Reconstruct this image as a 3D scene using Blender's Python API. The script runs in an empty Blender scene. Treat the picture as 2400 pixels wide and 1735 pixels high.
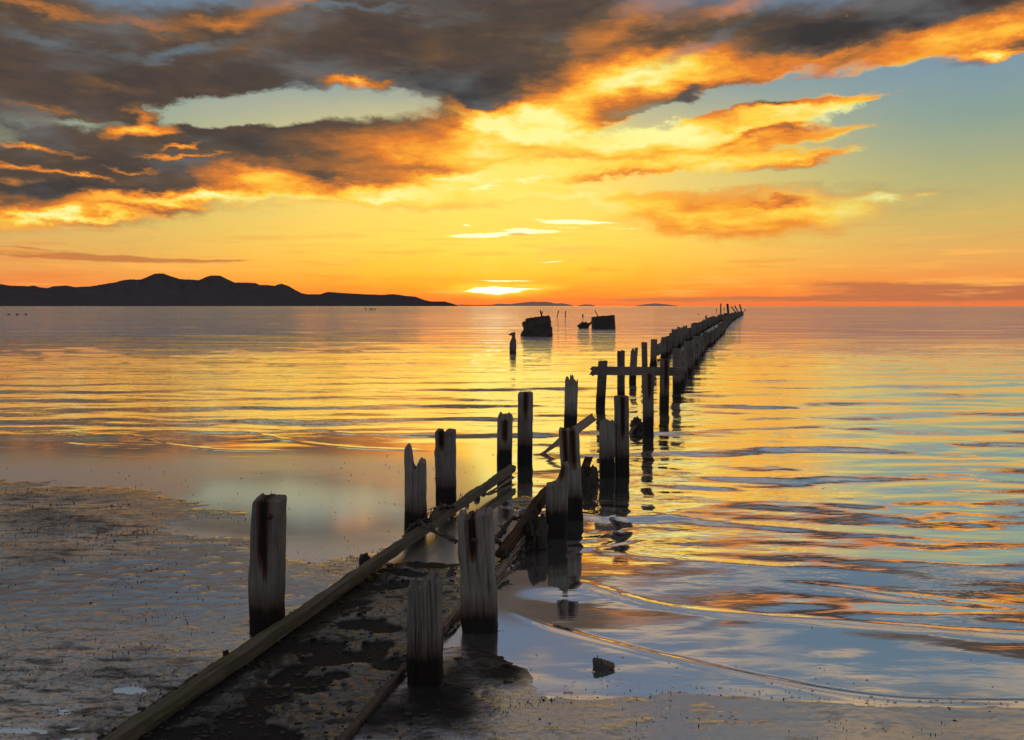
import bpy, math, random
import numpy as np
from mathutils import Vector, Matrix

# ------------------------------------------------------------------ camera
S = bpy.context.scene
F_PX, CX, CY, HZ = 2078.0, 1200.0, 867.5, 717.5
CAM_H = 1.6
PITCH = math.atan((CY - HZ) / F_PX)
cam_data = bpy.data.cameras.new('camera')
cam = bpy.data.objects.new('camera', cam_data)
S.collection.objects.link(cam)
cam.location = (0, 0, CAM_H)
cam.rotation_euler = (math.radians(90) - PITCH, 0, 0)
cam_data.sensor_width = 36.0
cam_data.lens = 36.0 * F_PX / 2400.0
cam_data.clip_start = 0.05
cam_data.clip_end = 60000
S.camera = cam
S.render.resolution_x, S.render.resolution_y = 1024, 740

S.view_settings.view_transform = 'Standard'
S.view_settings.look = 'None'
S.view_settings.exposure = 0.0
S.view_settings.gamma = 1.0
S.view_settings.use_curve_mapping = False
S.render.engine = 'CYCLES'
S.cycles.use_denoising = True
S.cycles.max_bounces = 5
S.cycles.glossy_bounces = 3
S.cycles.diffuse_bounces = 2
S.cycles.sample_clamp_indirect = 3.0
S.cycles.sample_clamp_direct = 12.0

cT, sT = math.cos(PITCH), math.sin(PITCH)


def ray(px, py):
    x, k = (px - CX) / F_PX, -(py - CY) / F_PX
    return Vector((x, k * sT + cT, k * cT - sT))


def G(px, py, z=0.0):
    """world point at height z seen at photo pixel (px, py)"""
    d = ray(px, py)
    t = (z - CAM_H) / d.z
    return Vector((d.x * t, d.y * t, z))


def z_at(Y, py):
    k = -(py - CY) / F_PX
    return CAM_H + Y * (k * cT - sT) / (cT + k * sT)


def x_at(Y, z, px):
    depth = Y * cT - (z - CAM_H) * sT
    return (px - CX) / F_PX * depth


def project(X, Y, Z):
    depth = Y * cT - (Z - CAM_H) * sT
    up = Y * sT + (Z - CAM_H) * cT
    depth = np.maximum(depth, 1e-3)
    return CX + F_PX * X / depth, CY - F_PX * up / depth


def lin(c):
    out = []
    for v in c:
        v = v / 255.0
        out.append(v / 12.92 if v <= 0.04045 else ((v + 0.055) / 1.055) ** 2.4)
    return tuple(out)


# ------------------------------------------------------------------ node helper
class N:
    def __init__(self, tree):
        self.t = tree
        tree.nodes.clear()

    def new(self, typ, **kw):
        n = self.t.nodes.new(typ)
        for k, v in kw.items():
            setattr(n, k, v)
        return n

    def put(self, sock, v):
        if isinstance(v, bpy.types.NodeSocket):
            self.t.links.new(v, sock)
        elif v is not None:
            if hasattr(sock, 'default_value'):
                try:
                    sock.default_value = v
                except Exception:
                    sock.default_value = (*v, 1.0)

    def m(self, op, a, b=None, c=None, clamp=False):
        n = self.new('ShaderNodeMath', operation=op)
        n.use_clamp = clamp
        self.put(n.inputs[0], a)
        self.put(n.inputs[1], b)
        self.put(n.inputs[2], c)
        return n.outputs[0]

    def vm(self, op, a, b=None, c=None):
        n = self.new('ShaderNodeVectorMath', operation=op)
        self.put(n.inputs[0], a)
        self.put(n.inputs[1], b)
        if c is not None:
            self.put(n.inputs[2], c)
        return n.outputs[0]

    def sep(self, v):
        n = self.new('ShaderNodeSeparateXYZ')
        self.put(n.inputs[0], v)
        return n.outputs

    def comb(self, x, y, z):
        n = self.new('ShaderNodeCombineXYZ')
        for i, v in enumerate((x, y, z)):
            self.put(n.inputs[i], v)
        return n.outputs[0]

    def mapping(self, v, typ='POINT', loc=(0, 0, 0), rot=(0, 0, 0), scale=(1, 1, 1)):
        n = self.new('ShaderNodeMapping', vector_type=typ)
        self.put(n.inputs[0], v)
        if 'Location' in n.inputs:
            n.inputs['Location'].default_value = loc
        n.inputs['Rotation'].default_value = rot
        n.inputs['Scale'].default_value = scale
        return n.outputs[0]

    def noise(self, v, scale=5, detail=4, rough=0.5, dist=0.0, out=0):
        n = self.new('ShaderNodeTexNoise')
        self.put(n.inputs['Vector'], v)
        n.inputs['Scale'].default_value = scale
        n.inputs['Detail'].default_value = detail
        n.inputs['Roughness'].default_value = rough
        n.inputs['Distortion'].default_value = dist
        return n.outputs[out]

    def ss(self, v, a, b, lo=0.0, hi=1.0, kind='SMOOTHSTEP'):
        n = self.new('ShaderNodeMapRange', interpolation_type=kind)
        self.put(n.inputs[0], v)
        for i, q in enumerate((a, b, lo, hi)):
            n.inputs[i + 1].default_value = q
        return n.outputs[0]

    def ramp(self, v, stops, interp='LINEAR'):
        n = self.new('ShaderNodeValToRGB')
        cr = n.color_ramp
        cr.interpolation = interp
        while len(cr.elements) > 1:
            cr.elements.remove(cr.elements[-1])
        cr.elements[0].position = stops[0][0]
        cr.elements[0].color = (*stops[0][1], 1)
        for p, c in stops[1:]:
            e = cr.elements.new(p)
            e.color = (*c, 1)
        self.put(n.inputs[0], v)
        return n.outputs[0]

    def mix(self, f, a, b, blend='MIX'):
        n = self.new('ShaderNodeMix', data_type='RGBA', blend_type=blend)
        self.put(n.inputs[0], f)
        self.put(n.inputs[6], a if isinstance(a, bpy.types.NodeSocket) else (*a, 1.0))
        self.put(n.inputs[7], b if isinstance(b, bpy.types.NodeSocket) else (*b, 1.0))
        return n.outputs[2]


# ------------------------------------------------------------------ sky (world)
SUN_PX, SUN_PY = 1166.0, 681.0
sd = ray(SUN_PX, SUN_PY).normalized()
SUN_AZ, SUN_EL = math.atan2(sd.x, sd.y), math.asin(sd.z)

W = bpy.data.worlds.new('World')
S.world = W
W.use_nodes = True
W.cycles.sampling_method = 'MANUAL'
W.cycles.sample_map_resolution = 1024
n = N(W.node_tree)
tc = n.new('ShaderNodeTexCoord')
# (under the horizon, where only the lake lies, the dome mirrors itself as still water would)
D = n.vm('ABSOLUTE', n.vm('NORMALIZE', tc.outputs['Generated']))
_d = n.sep(n.vm('NORMALIZE', tc.outputs['Generated']))
D = n.comb(_d[0], _d[1], n.sep(D)[2])
dx, dy, dz = n.sep(D)
az = n.m('ARCTAN2', dx, dy)
el = n.m('ARCSINE', dz)

K = 2400 / 2268.0     # strokes below are written in a 2268 px wide copy of the picture


def azel(x, y):
    d = ray(x * K, y * K).normalized()
    return math.atan2(d.x, d.y), math.asin(d.z)


def stroke_params(s):
    cx, cy, rx, ry, ang, w = s
    a, e = azel(cx, cy)
    sc = K / F_PX
    return a, e, rx * sc * math.cos(a) ** 2, ry * sc * math.cos(a), -math.radians(ang), w


# domain warp : seamless 3d noise of the direction, streaky along the horizon
nv = n.mapping(D, scale=(1.0, 1.0, 2.4))
w1 = n.vm('SUBTRACT', n.noise(nv, 5.0, 3, 0.55, out=1), (0.5, 0.5, 0.5))
w2 = n.vm('SUBTRACT', n.noise(nv, 22.0, 5, 0.62, out=1), (0.5, 0.5, 0.5))
uv0 = n.comb(az, el, 0.0)
uv = n.vm('MULTIPLY_ADD', w1, (0.060, 0.022, 0), uv0)
uv = n.vm('MULTIPLY_ADD', w2, (0.080, 0.034, 0), uv)
uvs = n.vm('MULTIPLY_ADD', w2, (0.030, 0.006, 0), uv0)      # gentle warp, for thin streaks


def field(strokes, vec=uv, quad=False):
    acc = None
    for s in strokes:
        a, e, rx, ry, ang, w = stroke_params(s)
        mp = n.mapping(vec, 'TEXTURE', (a, e, 0), (0, 0, ang), (rx, ry, 1))
        g = n.new('ShaderNodeTexGradient', gradient_type='QUADRATIC_SPHERE' if quad else 'SPHERICAL')
        n.put(g.inputs[0], mp)
        acc = n.m('MULTIPLY', g.outputs[1], w) if acc is None else n.m('MULTIPLY_ADD', g.outputs[1], w, acc)
    return acc


def elp(y):
    return azel(1134, y)[1]


EL_MAX = 0.9
def el_ramp(v, stops):
    st = [(max(0, e) / EL_MAX, lin(c)) for e, c in stops]
    return n.ramp(n.m('DIVIDE', v, EL_MAX), st)


elw = n.m('MULTIPLY_ADD', n.sep(w2)[1], 0.016, el)
side = el_ramp(elw, [(0, (234, 122, 68)), (elp(655), (240, 128, 68)), (elp(625), (238, 146, 74)), (elp(570), (226, 172, 92)),
                    (elp(500), (205, 178, 104)), (elp(410), (172, 172, 122)), (elp(300), (135, 158, 146)), (elp(200), (122, 150, 164)),
                    (elp(100), (110, 136, 160)), (elp(0), (92, 120, 142)), (0.42, (104, 124, 138)), (0.5, (112, 126, 138)), (0.7, (100, 110, 124)), (0.9, (90, 100, 116))])
mid = el_ramp(elw, [(0, (238, 108, 56)), (elp(665), (244, 118, 50)), (elp(640), (250, 152, 44)), (elp(600), (254, 190, 56)),
                   (elp(540), (255, 214, 84)), (elp(470), (255, 218, 98)), (elp(380), (250, 216, 112)), (elp(300), (222, 204, 132)),
                   (elp(200), (150, 164, 152)), (elp(0), (96, 116, 142)), (0.5, (112, 124, 146)), (0.7, (92, 104, 128)), (0.9, (78, 92, 118))])
east = el_ramp(elw, [(0, (146, 134, 134)), (0.12, (162, 150, 148)), (0.3, (158, 156, 162)), (0.6, (134, 138, 150)), (0.9, (116, 122, 136))])
near_sun = n.ss(n.m('ABSOLUTE', n.m('SUBTRACT', az, SUN_AZ)), 0.04, 0.50, 1.0, 0.0)
base = n.mix(near_sun, side, mid)
west = n.ss(dy, -0.1, 0.62)
base = n.mix(west, east, base)

# --- cloud density: strokes x, y, rx, ry, angle (clockwise), weight
dens = [
    # upper left bank
    (60, 120, 430, 150, 4, 1.5), (300, 200, 420, 75, -12, 1.0), (150, 245, 330, 45, -4, 1.0), (520, 130, 420, 110, -12, 1.5),
    (800, 90, 520, 120, -4, 1.7), (1080, 70, 420, 130, -4, 1.5), (980, 185, 240, 110, 22, 1.3), (300, 30, 600, 60, -2, 0.6),
    (1050, 235, 160, 60, 25, 0.8), (20, 30, 300, 60, 0, 0.5),
    # gap wisp
    (760, 182, 130, 20, 4, 0.40),
    # right top bank and its lit underside
    (1900, 60, 640, 90, -7, 1.3), (2250, 30, 330, 90, -9, 1.3), (1450, 110, 420, 90, -8, 1.1), (2200, 100, 330, 70, -10, 1.0),
    (1300, 215, 400, 100, -10, 1.4), (1540, 145, 380, 70, -8, 1.1), (1880, 125, 330, 50, -6, 0.9),(1300, 30, 500, 90, 0, 0.7),
    # middle band
    (100, 380, 420, 130, 2, 1.5), (420, 340, 380, 110, 2, 1.5), (700, 340, 420, 105, 4, 1.5), (950, 350, 420, 110, 4, 1.4),
    (60, 450, 480, 70, -4, 1.1), (500, 425, 460, 55, -2, 0.9), (780, 410, 330, 60, 4, 1.1), (1180, 340, 380, 95, 0, 1.1), (250, 300, 200, 40, -8, 0.8),
    (1060, 420, 300, 50, -3, 0.7), (1350, 330, 330, 75, -4, 0.8),
    # anvil cloud on the right
    (1660, 272, 300, 72, -8, 1.4), (1830, 228, 270, 30, -2, 1.3), (1640, 335, 330, 60, -6, 1.1), (1870, 290, 190, 24, -3, 1.1), (1960, 214, 120, 12, -3, .9), (1820, 345, 200, 18, 0, 1.0),
    (1480, 330, 300, 60, -8, 0.8), (1780, 350, 220, 25, -4, 0.7),
    # lower right cloud
    (1500, 458, 360, 70, 8, 0.80), (1700, 455, 340, 70, 0, 0.80), (1590, 492, 280, 46, 4, 0.55), (1350, 435, 200, 30, 0, .4), (1860, 470, 200, 55, 4, 0.36), (1560, 465, 120, 22, 4, .4),
    # clear gaps (negative)
    (540, 240, 290, 42, -6, -1.7), (300, 262, 60, 30, -30, 1.0), (690, 226, 200, 40, 0, -0.35), (790, 220, 200, 40, 6, -0.95), (420, 262, 160, 28, -4, -1.4), (170, 266, 210, 30, 2, -1.7), (1500, 250, 260, 20, -14, -1.2), (1640, 200, 240, 26, -13, -1.5), (1880, 180, 330, 24, -6, -1.4), (2120, 200, 400, 55, -6, -1.4), (2150, 300, 420, 110, 0, -1.5), (1500, 400, 500, 22, 0, -0.8),
    # small ones
    (2220, 118, 120, 14, 0, 1.0), (2130, 225, 50, 10, -20, 0.35), (2050, 350, 160, 12, -4, 0.5), (1980, 440, 90, 9, -10, 0.4), (2250, 190, 120, 20, 6, 0.5),
]
fb = n.noise(n.mapping(D, rot=(0, math.radians(8), 0), scale=(1.0, 1.0, 3.0)), 9.0, 7, 0.58, 0.15)
fine = n.noise(n.mapping(D, rot=(0, math.radians(10), 0), scale=(1.0, 1.0, 4.2)), 34.0, 5, 0.62, 0.15)
fbc = n.m('SUBTRACT', fb, 0.5)
finec = n.m('SUBTRACT', fine, 0.5)
dfield = field(dens)
# beyond the strokes the same kind of broken cloud goes on over the whole sky
wide = n.noise(n.mapping(D, scale=(1.0, 1.0, 2.2)), 3.4, 6, 0.55, 0.3)
out_of = n.m('MAXIMUM', n.ss(el, 0.345, 0.40), n.ss(n.m('ABSOLUTE', az), 0.56, 0.70))
dfield = n.m('ADD', dfield, n.m('MULTIPLY', n.m('MULTIPLY', n.ss(wide, 0.42, 0.62), 0.9), out_of))
dd = n.m('MULTIPLY_ADD', fbc, 0.95, n.m('MULTIPLY_ADD', finec, 0.42, dfield))
alpha = n.ss(dd, 0.0, 1.05)

# --- how strongly the cloud is lit (orange and yellow undersides)
lit = [
    # heart of the glow
    (1180, 275, 170, 45, 2, 0.85), (1030, 250, 150, 28, 24, 0.75), (1380, 185, 360, 72, -12, 1.0), (1540, 140, 300, 46, -6, 0.62), (1820, 128, 360, 36, -7, 0.66), (1200, 240, 200, 40, -10, .5),
    (2120, 92, 300, 46, -12, 0.80), (2280, 60, 160, 40, -14, 0.5), (1900, 150, 260, 22, -2, 0.35),
    (1340, 310, 360, 56, 0, 1.1), (1260, 376, 320, 22, -4, 0.85), (1090, 420, 330, 42, -3, 1.05), (1180, 340, 260, 50, 0, 0.35),
    (820, 440, 400, 34, -1, 1.0), (560, 402, 170, 36, 4, 0.75), (470, 440, 330, 20, 0, 0.75), (250, 448, 400, 34, -5, 0.75), (50, 476, 240, 22, -4, 0.85), (60, 500, 300, 30, -4, .5), (250, 478, 260, 14, -3, .7),
    (900, 345, 340, 66, 4, 0.62), (1080, 320, 300, 66, 2, 0.55), (1000, 395, 320, 46, -3, 0.60), (620, 390, 220, 44, 0, 0.34), (330, 420, 300, 40, 0, .22), (480, 330, 300, 50, 0, .16),
    # anvil
    (1650, 290, 380, 95, -8, 0.95), (1860, 235, 260, 50, -3, 0.75), (1600, 360, 380, 34, -5, 0.75), (1880, 295, 180, 24, -3, 0.55), (1450, 290, 160, 30, -10, 0.4),
    # lower right
    (1580, 470, 440, 86, 3, 1.05), (1280, 440, 240, 50, 0, 0.7), (1850, 460, 190, 50, 6, 0.6), (1860, 345, 220, 26, 0, 0.65), (990, 270, 120, 40, 10, 0.35),
    # small ones
    (770, 175, 130, 16, 4, 0.95), (300, 292, 110, 20, -8, 0.95), (310, 260, 60, 20, -30, .5), (400, 328, 62, 8, -14, 0.85), (390, 352, 110, 7, -4, 0.75), (70, 325, 140, 8, 8, 0.75),
    (50, 372, 150, 12, 9, 0.65), (170, 393, 90, 7, 3, .65), (290, 377, 70, 6, 4, .6), (20, 400, 60, 12, 5, .4),
    (2220, 118, 140, 20, 0, 1.2), (2050, 350, 220, 30, 0, 1.1), (2130, 225, 70, 20, 0, 1.0), (1980, 440, 120, 20, 0, 1.1),
    (480, 45, 190, 22, -8, 0.42), (640, 10, 160, 22, -10, .45), (1400, 50, 220, 70, -28, 0.45), (1620, 20, 160, 30, -10, .4), (330, 60, 260, 20, 8, .25), (60, 14, 240, 14, 4, .4), (230, 190, 120, 18, 6, 0.28), (90, 232, 140, 8, 4, .25),
    (1040, 150, 160, 40, 30, 0.14), (550, 110, 160, 30, -20, .12),
]
dark = [(1740, 222, 150, 15, 2, 0.60), (1760, 280, 130, 12, -5, 0.50), (1560, 462, 130, 20, 6, 0.25), (1740, 450, 110, 15, 2, 0.45), (725, 400, 110, 22, 4, 0.22), (520, 320, 240, 34, 4, .22), (1010, 290, 70, 20, 20, .1),
        (1200, 330, 160, 22, 2, .40), (960, 372, 150, 14, -3, .35), (1520, 205, 90, 14, -24, 0.35), (1000, 215, 200, 40, 22, 0.5), (1850, 75, 520, 40, -6, .5), (1060, 190, 150, 50, 10, .3), (200, 420, 300, 20, -3, .35), (1640, 310, 120, 14, -16, .3)]
L = n.m('SUBTRACT', field(lit), field(dark))
# faint self shading: thin edges pass more light than the thick middle
thin = n.m('SUBTRACT', 1.0, n.ss(dd, 0.35, 1.0))
L = n.m('MULTIPLY_ADD', thin, n.m('MULTIPLY', L, 0.35), L)
tex = n.m('MULTIPLY_ADD', n.m('MAXIMUM', L, 0.0), 0.8, 0.42)
L = n.m('MULTIPLY_ADD', n.m('MULTIPLY_ADD', fbc, 0.62, n.m('MULTIPLY', finec, 0.48)), tex, L)
L = n.m('MULTIPLY_ADD', thin, 0.06, L)
cloud = n.ramp(n.m('MULTIPLY', n.m('ADD', L, 0.3), 0.625),
               [(0.0, lin((60, 56, 56))), (0.17, lin((80, 70, 64))), (0.28, lin((108, 84, 64))), (0.42, lin((178, 112, 60))),
                (0.54, lin((232, 132, 52))), (0.66, lin((254, 172, 56))), (0.80, lin((255, 214, 76))), (1.0, lin((255, 250, 160)))])
# high cloud away from the sun is blue grey instead of brown
cool = n.mix(n.ss(fb, 0.4, 0.62), lin((74, 80, 90)), lin((120, 128, 142)))
peach = n.mix(n.ss(n.m('MULTIPLY_ADD', fbc, 0.5, wide), 0.46, 0.60), cool, lin((214, 178, 136)))
peach = n.mix(west, n.mix(0.6, cool, lin((172, 162, 160))), peach)
cloud = n.mix(n.m('MAXIMUM', n.ss(el, 0.33, 0.42), n.m('SUBTRACT', 1.0, n.ss(dy, 0.55, 0.8))), cloud, peach)
# thick cloud is not flat: slanting paler, bluer veils run through it
veil = n.noise(n.mapping(D, rot=(0, math.radians(-20), 0), scale=(1.0, 1.0, 3.2)), 7.0, 5, 0.55, 0.1)
cloud = n.mix(n.m('MULTIPLY', n.ss(veil, 0.48, 0.74), n.ss(L, 0.35, 0.05, 0.0, 0.50)), cloud, lin((124, 128, 130)))
cloud = n.mix(n.m('MULTIPLY', n.ss(veil, 0.50, 0.30), n.ss(L, 0.40, 0.05, 0.0, 0.35)), cloud, lin((58, 54, 54)))
sky = n.mix(alpha, base, cloud)
# softly lit peach cloud higher up than the picture shows (the near water mirrors it)
hi = field([(1600, -105, 330, 60, -4, 0.9), (1380, -60, 260, 36, -6, 0.8), (1950, -185, 300, 30, 3, 1.0), (1250, -210, 330, 70, 5, 0.6), (700, -170, 380, 70, 0, 0.5), (2150, -80, 240, 26, 4, 0.9),
            (1750, -290, 420, 50, 0, 0.55), (900, -380, 500, 90, 0, 0.6), (2400, -250, 300, 60, 0, 1.0), (100, -330, 400, 80, 0, .4), (1200, -560, 600, 120, 0, .9), (2000, -600, 500, 120, 0, .9)])
sky = n.mix(n.ss(n.m('MULTIPLY_ADD', fbc, 1.3, n.m('MULTIPLY_ADD', finec, 0.3, hi)), 0.10, 1.15, 0, 0.9), sky, lin((204, 176, 142)))

# blue grey holes seen in the top left bank
holes = field([(800, 150, 1, 1, 0, 0), (430, 110, 150, 26, -14, 0.9), (80, 90, 220, 22, 4, 0.7), (760, 20, 360, 14, 0, .8), (1440, 20, 180, 60, 0, 0.5), (1560, 95, 220, 24, -20, 0.6), (280, 130, 160, 30, -10, .5)])
hm_ = n.ss(n.m('MULTIPLY_ADD', fbc, 0.9, holes), 0.12, 0.9, 0.0, 0.7)
sky = n.mix(hm_, sky, lin((108, 124, 134)))

# thin streaks low over the horizon
streaks = field([(80, 562, 330, 16, 3, 1.0), (300, 574, 330, 8, 1, 0.9), (30, 555, 120, 10, 3, .6), (500, 577, 160, 4, 0, 0.7)], uvs)
sky = n.mix(n.ss(n.m('MULTIPLY_ADD', finec, 0.8, streaks), 0.18, 0.75, 0, 0.85), sky, lin((186, 112, 66)))
mauve = field([(2050, 632, 430, 12, 1, 1.0), (2150, 655, 520, 22, 0, 1.1), (1760, 662, 500, 9, 0, 0.7), (2268, 640, 240, 26, 0, .8), (1950, 640, 300, 14, 0, .6),
               (1500, 664, 500, 10, 0, .8), (800, 668, 500, 8, 0, .6)], uvs)
sky = n.mix(n.ss(n.m('MULTIPLY_ADD', finec, 0.9, mauve), 0.12, 0.9, 0, 0.85), sky, lin((176, 108, 76)))
# faint long horizontal streaks
sn = n.noise(n.mapping(D, scale=(1.0, 1.0, 16.0)), 7.0, 6, 0.6, 0.2)
band = n.m('MULTIPLY', n.ss(el, 0.0, 0.02), n.ss(el, 0.05, 0.11, 1.0, 0.0))
sky = n.mix(n.m('MULTIPLY', n.m('MULTIPLY', n.ss(sn, 0.52, 0.70), band), n.m('MULTIPLY', west, 0.75)), sky, lin((255, 180, 88)))
sky = n.mix(n.m('MULTIPLY', n.m('MULTIPLY', n.ss(sn, 0.46, 0.34), band), n.m('MULTIPLY', west, 0.35)), sky, lin((226, 120, 66)))

# bright glow around the hidden sun: broad veil, wisps, and the slit of bright sky
glow = field([(1150, 430, 520, 120, 0, 0.34), (1250, 330, 420, 90, -6, 0.32), (1120, 560, 480, 150, 0, 0.26), (1090, 422, 320, 44, -4, 1.3), (1220, 372, 260, 22, -4, .8), (1000, 255, 110, 22, 20, .3), (1160, 280, 200, 26, 0, .5),
              (1330, 310, 190, 22, 0, 0.45), (1250, 375, 260, 20, -4, .5), (700, 450, 330, 16, 0, .35)], uv, True)
gl = n.m('MULTIPLY', glow, n.m('MULTIPLY_ADD', fbc, 1.6, 1.0))
sky = n.mix(n.ss(gl, 0.0, 0.75, 0.0, 0.85), sky, lin((255, 232, 104)))
wisps = field([(1090, 519, 115, 7, -1, 1.2), (1180, 514, 110, 6, -2, 1.1), (1150, 508, 60, 5, 0, .9), (1260, 490, 90, 7, 2, 1.2), (1340, 493, 90, 3, 1, .8), (1030, 499, 22, 3, 3, 1.0), (1040, 523, 60, 5, 0, .8), (1190, 484, 18, 2.5, 3, .8),
               (1100, 410, 200, 20, -10, 0.45), (1230, 580, 50, 2.5, -2, .9), (1110, 622, 90, 4, 0, 1.0), (1330, 505, 240, 3, 2, .5)], uvs)
wv = n.m('MULTIPLY_ADD', finec, 1.5, wisps)
sky = n.mix(n.ss(wv, 0.30, 0.75), sky, (1.25, 1.12, 0.62))
spot = field([(1150, 519, 46, 4.5, 2, 1.0)], uvs)
sky = n.mix(n.ss(spot, 0.2, 0.6, 0, .8), sky, lin((232, 156, 60)))
halo = field([(1100, 641, 190, 30, 0, 1.0), (1150, 636, 260, 12, 0, .5)], uvs, True)
sky = n.mix(n.ss(halo, 0.0, 0.55, 0.0, 1.0), sky, (1.05, 0.55, 0.05))
core = field([(1098, 643, 72, 13, 0, 1.0), (1060, 646, 100, 5, 0, .6), (1140, 640, 130, 4, 0, .6), (1160, 633, 60, 3, 4, .4)], uvs)
sky = n.mix(n.ss(n.m('MULTIPLY_ADD', finec, 0.5, core), 0.30, 0.62), sky, (1.9, 1.7, 0.95))

nish = n.new('ShaderNodeTexSky', sky_type='NISHITA')
nish.sun_disc = False
nish.sun_elevation = max(SUN_EL, math.radians(1.0))
nish.sun_rotation = SUN_AZ
# the physical sky shows where there is no cloud; everything goes into the background at strength 0.1
clear = n.m('MULTIPLY', n.m('SUBTRACT', 1.0, alpha), n.ss(el, -0.004, 0.0))
total = n.vm('MULTIPLY_ADD', sky, (10.0, 10.0, 10.0), n.vm('MULTIPLY', nish.outputs[0], n.comb(n.m('MULTIPLY', clear, 0.12), n.m('MULTIPLY', clear, 0.12), n.m('MULTIPLY', clear, 0.12))))
bg = n.new('ShaderNodeBackground')
n.put(bg.inputs[0], total)
bg.inputs[1].default_value = 0.1
wo = n.new('ShaderNodeOutputWorld')
n.put(wo.inputs[0], bg.outputs[0])

# low sun behind the cloud bar
sl = bpy.data.lights.new('sun', 'SUN')
sl.energy = 0.012
sl.angle = math.radians(20.0)
sl.color = (1.0, 0.50, 0.18)
so = bpy.data.objects.new('sun', sl)
S.collection.objects.link(so)
so.rotation_euler = (-sd).to_track_quat('-Z', 'Y').to_euler()
so.location = (0, 0, 50)

# ------------------------------------------------------------------ numpy noise
def _h(ix, iy, seed):
    v = (ix.astype(np.int64) * 374761393 + iy.astype(np.int64) * 668265263 + seed * 974634777) & 0xffffffff
    v = ((v ^ (v >> 13)) * 1274126177) & 0xffffffff
    v = (v ^ (v >> 16)) & 0xffffffff
    return v.astype(np.float64) / 4294967295.0


def gn(x, y, seed=0):
    """gradient noise, about -1..1"""
    x0, y0 = np.floor(x), np.floor(y)
    fx, fy = x - x0, y - y0
    ux, uy = fx * fx * fx * (fx * (fx * 6 - 15) + 10), fy * fy * fy * (fy * (fy * 6 - 15) + 10)
    r = []
    for j in (0, 1):
        for i in (0, 1):
            a = _h(x0 + i, y0 + j, seed) * 2 * math.pi
            r.append(np.cos(a) * (fx - i) + np.sin(a) * (fy - j))
    return 1.5 * ((r[0] * (1 - ux) + r[1] * ux) * (1 - uy) + (r[2] * (1 - ux) + r[3] * ux) * uy)


def fbm(x, y, o=4, seed=0, g=0.5):
    a, s, t = 1.0, 0.0, 0.0
    for k in range(o):
        s = s + a * gn(x * 2 ** k + 17.3 * k, y * 2 ** k - 9.1 * k, seed + k)
        t += a
        a *= g
    return s / t


def sstep(v, a, b):
    t = np.clip((v - a) / (b - a), 0, 1)
    return t * t * (3 - 2 * t)


def poly_dist(X, Y, pts):
    """signed distance to a polyline (+ on its left), and run along it 0..1"""
    best = np.full(X.shape, 1e9)
    sgn = np.ones(X.shape)
    run = np.zeros(X.shape)
    m = len(pts) - 1
    for i in range(m):
        ax, ay = pts[i][0], pts[i][1]
        bx, by = pts[i + 1][0], pts[i + 1][1]
        ex, ey = bx - ax, by - ay
        L2 = ex * ex + ey * ey
        t = np.clip(((X - ax) * ex + (Y - ay) * ey) / L2, 0, 1)
        qx, qy = X - ax - t * ex, Y - ay - t * ey
        d = np.hypot(qx, qy)
        s = np.where(ex * (Y - ay) - ey * (X - ax) >= 0, 1.0, -1.0)
        k = d < best
        best = np.where(k, d, best)
        sgn = np.where(k, s, sgn)
        run = np.where(k, (i + t) / m, run)
    return best * sgn, run


def smooth_line(pts, n_=40):
    """Catmull-Rom through points"""
    P = [np.array(p[:2], float) for p in pts]
    P = [2 * P[0] - P[1]] + P + [2 * P[-1] - P[-2]]
    out = []
    for i in range(1, len(P) - 2):
        for t in np.linspace(0, 1, n_, endpoint=False):
            a, b, c, d = P[i - 1:i + 3]
            out.append(0.5 * (2 * b + (c - a) * t + (2 * a - 5 * b + 4 * c - d) * t * t + (3 * b - a - 3 * c + d) * t ** 3))
    out.append(P[-2])
    return out


# ------------------------------------------------------------------ object helpers
C = S.collection


def link(o, parent=None, **props):
    C.objects.link(o)
    if parent is not None:
        o.parent = parent
    for k, v in props.items():
        o[k] = v
    return o


def mesh_np(name, V, Fc, mat, smooth=True, attrs=None):
    me = bpy.data.meshes.new(name)
    V = np.asarray(V, np.float32).reshape(-1, 3)
    Fc = np.asarray(Fc, np.int32)
    k = Fc.shape[1]
    me.vertices.add(len(V))
    me.vertices.foreach_set('co', V.ravel())
    me.loops.add(Fc.size)
    me.loops.foreach_set('vertex_index', Fc.ravel())
    me.polygons.add(len(Fc))
    me.polygons.foreach_set('loop_start', np.arange(0, Fc.size, k, dtype=np.int32))
    me.polygons.foreach_set('loop_total', np.full(len(Fc), k, np.int32))
    me.update(calc_edges=True)
    if smooth:
        me.polygons.foreach_set('use_smooth', np.ones(len(Fc), bool))
    for an, av in (attrs or {}).items():
        a = me.attributes.new(an, 'FLOAT', 'POINT')
        a.data.foreach_set('value', np.asarray(av, np.float32).ravel())
    me.materials.append(mat)
    me.validate()
    return bpy.data.objects.new(name, me)


def grid_faces(nr, nc):
    i = np.arange(nr - 1)[:, None] * nc + np.arange(nc - 1)[None, :]
    return np.stack([i, i + 1, i + nc + 1, i + nc], -1).reshape(-1, 4)


def new_mat(name):
    m = bpy.data.materials.new(name)
    m.use_nodes = True
    return m, N(m.node_tree)


def principled(q, color, rough=0.6, spec=0.5, normal=None, metallic=0.0):
    b = q.new('ShaderNodeBsdfPrincipled')
    q.put(b.inputs['Base Color'], color if isinstance(color, bpy.types.NodeSocket) else (*color, 1))
    q.put(b.inputs['Roughness'], rough)
    q.put(b.inputs['Specular IOR Level'], spec)
    q.put(b.inputs['Metallic'], metallic)
    if normal is not None:
        q.put(b.inputs['Normal'], normal)
    return b.outputs[0]


def finish(q, shader):
    o = q.new('ShaderNodeOutputMaterial')
    q.put(o.inputs[0], shader)


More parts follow.
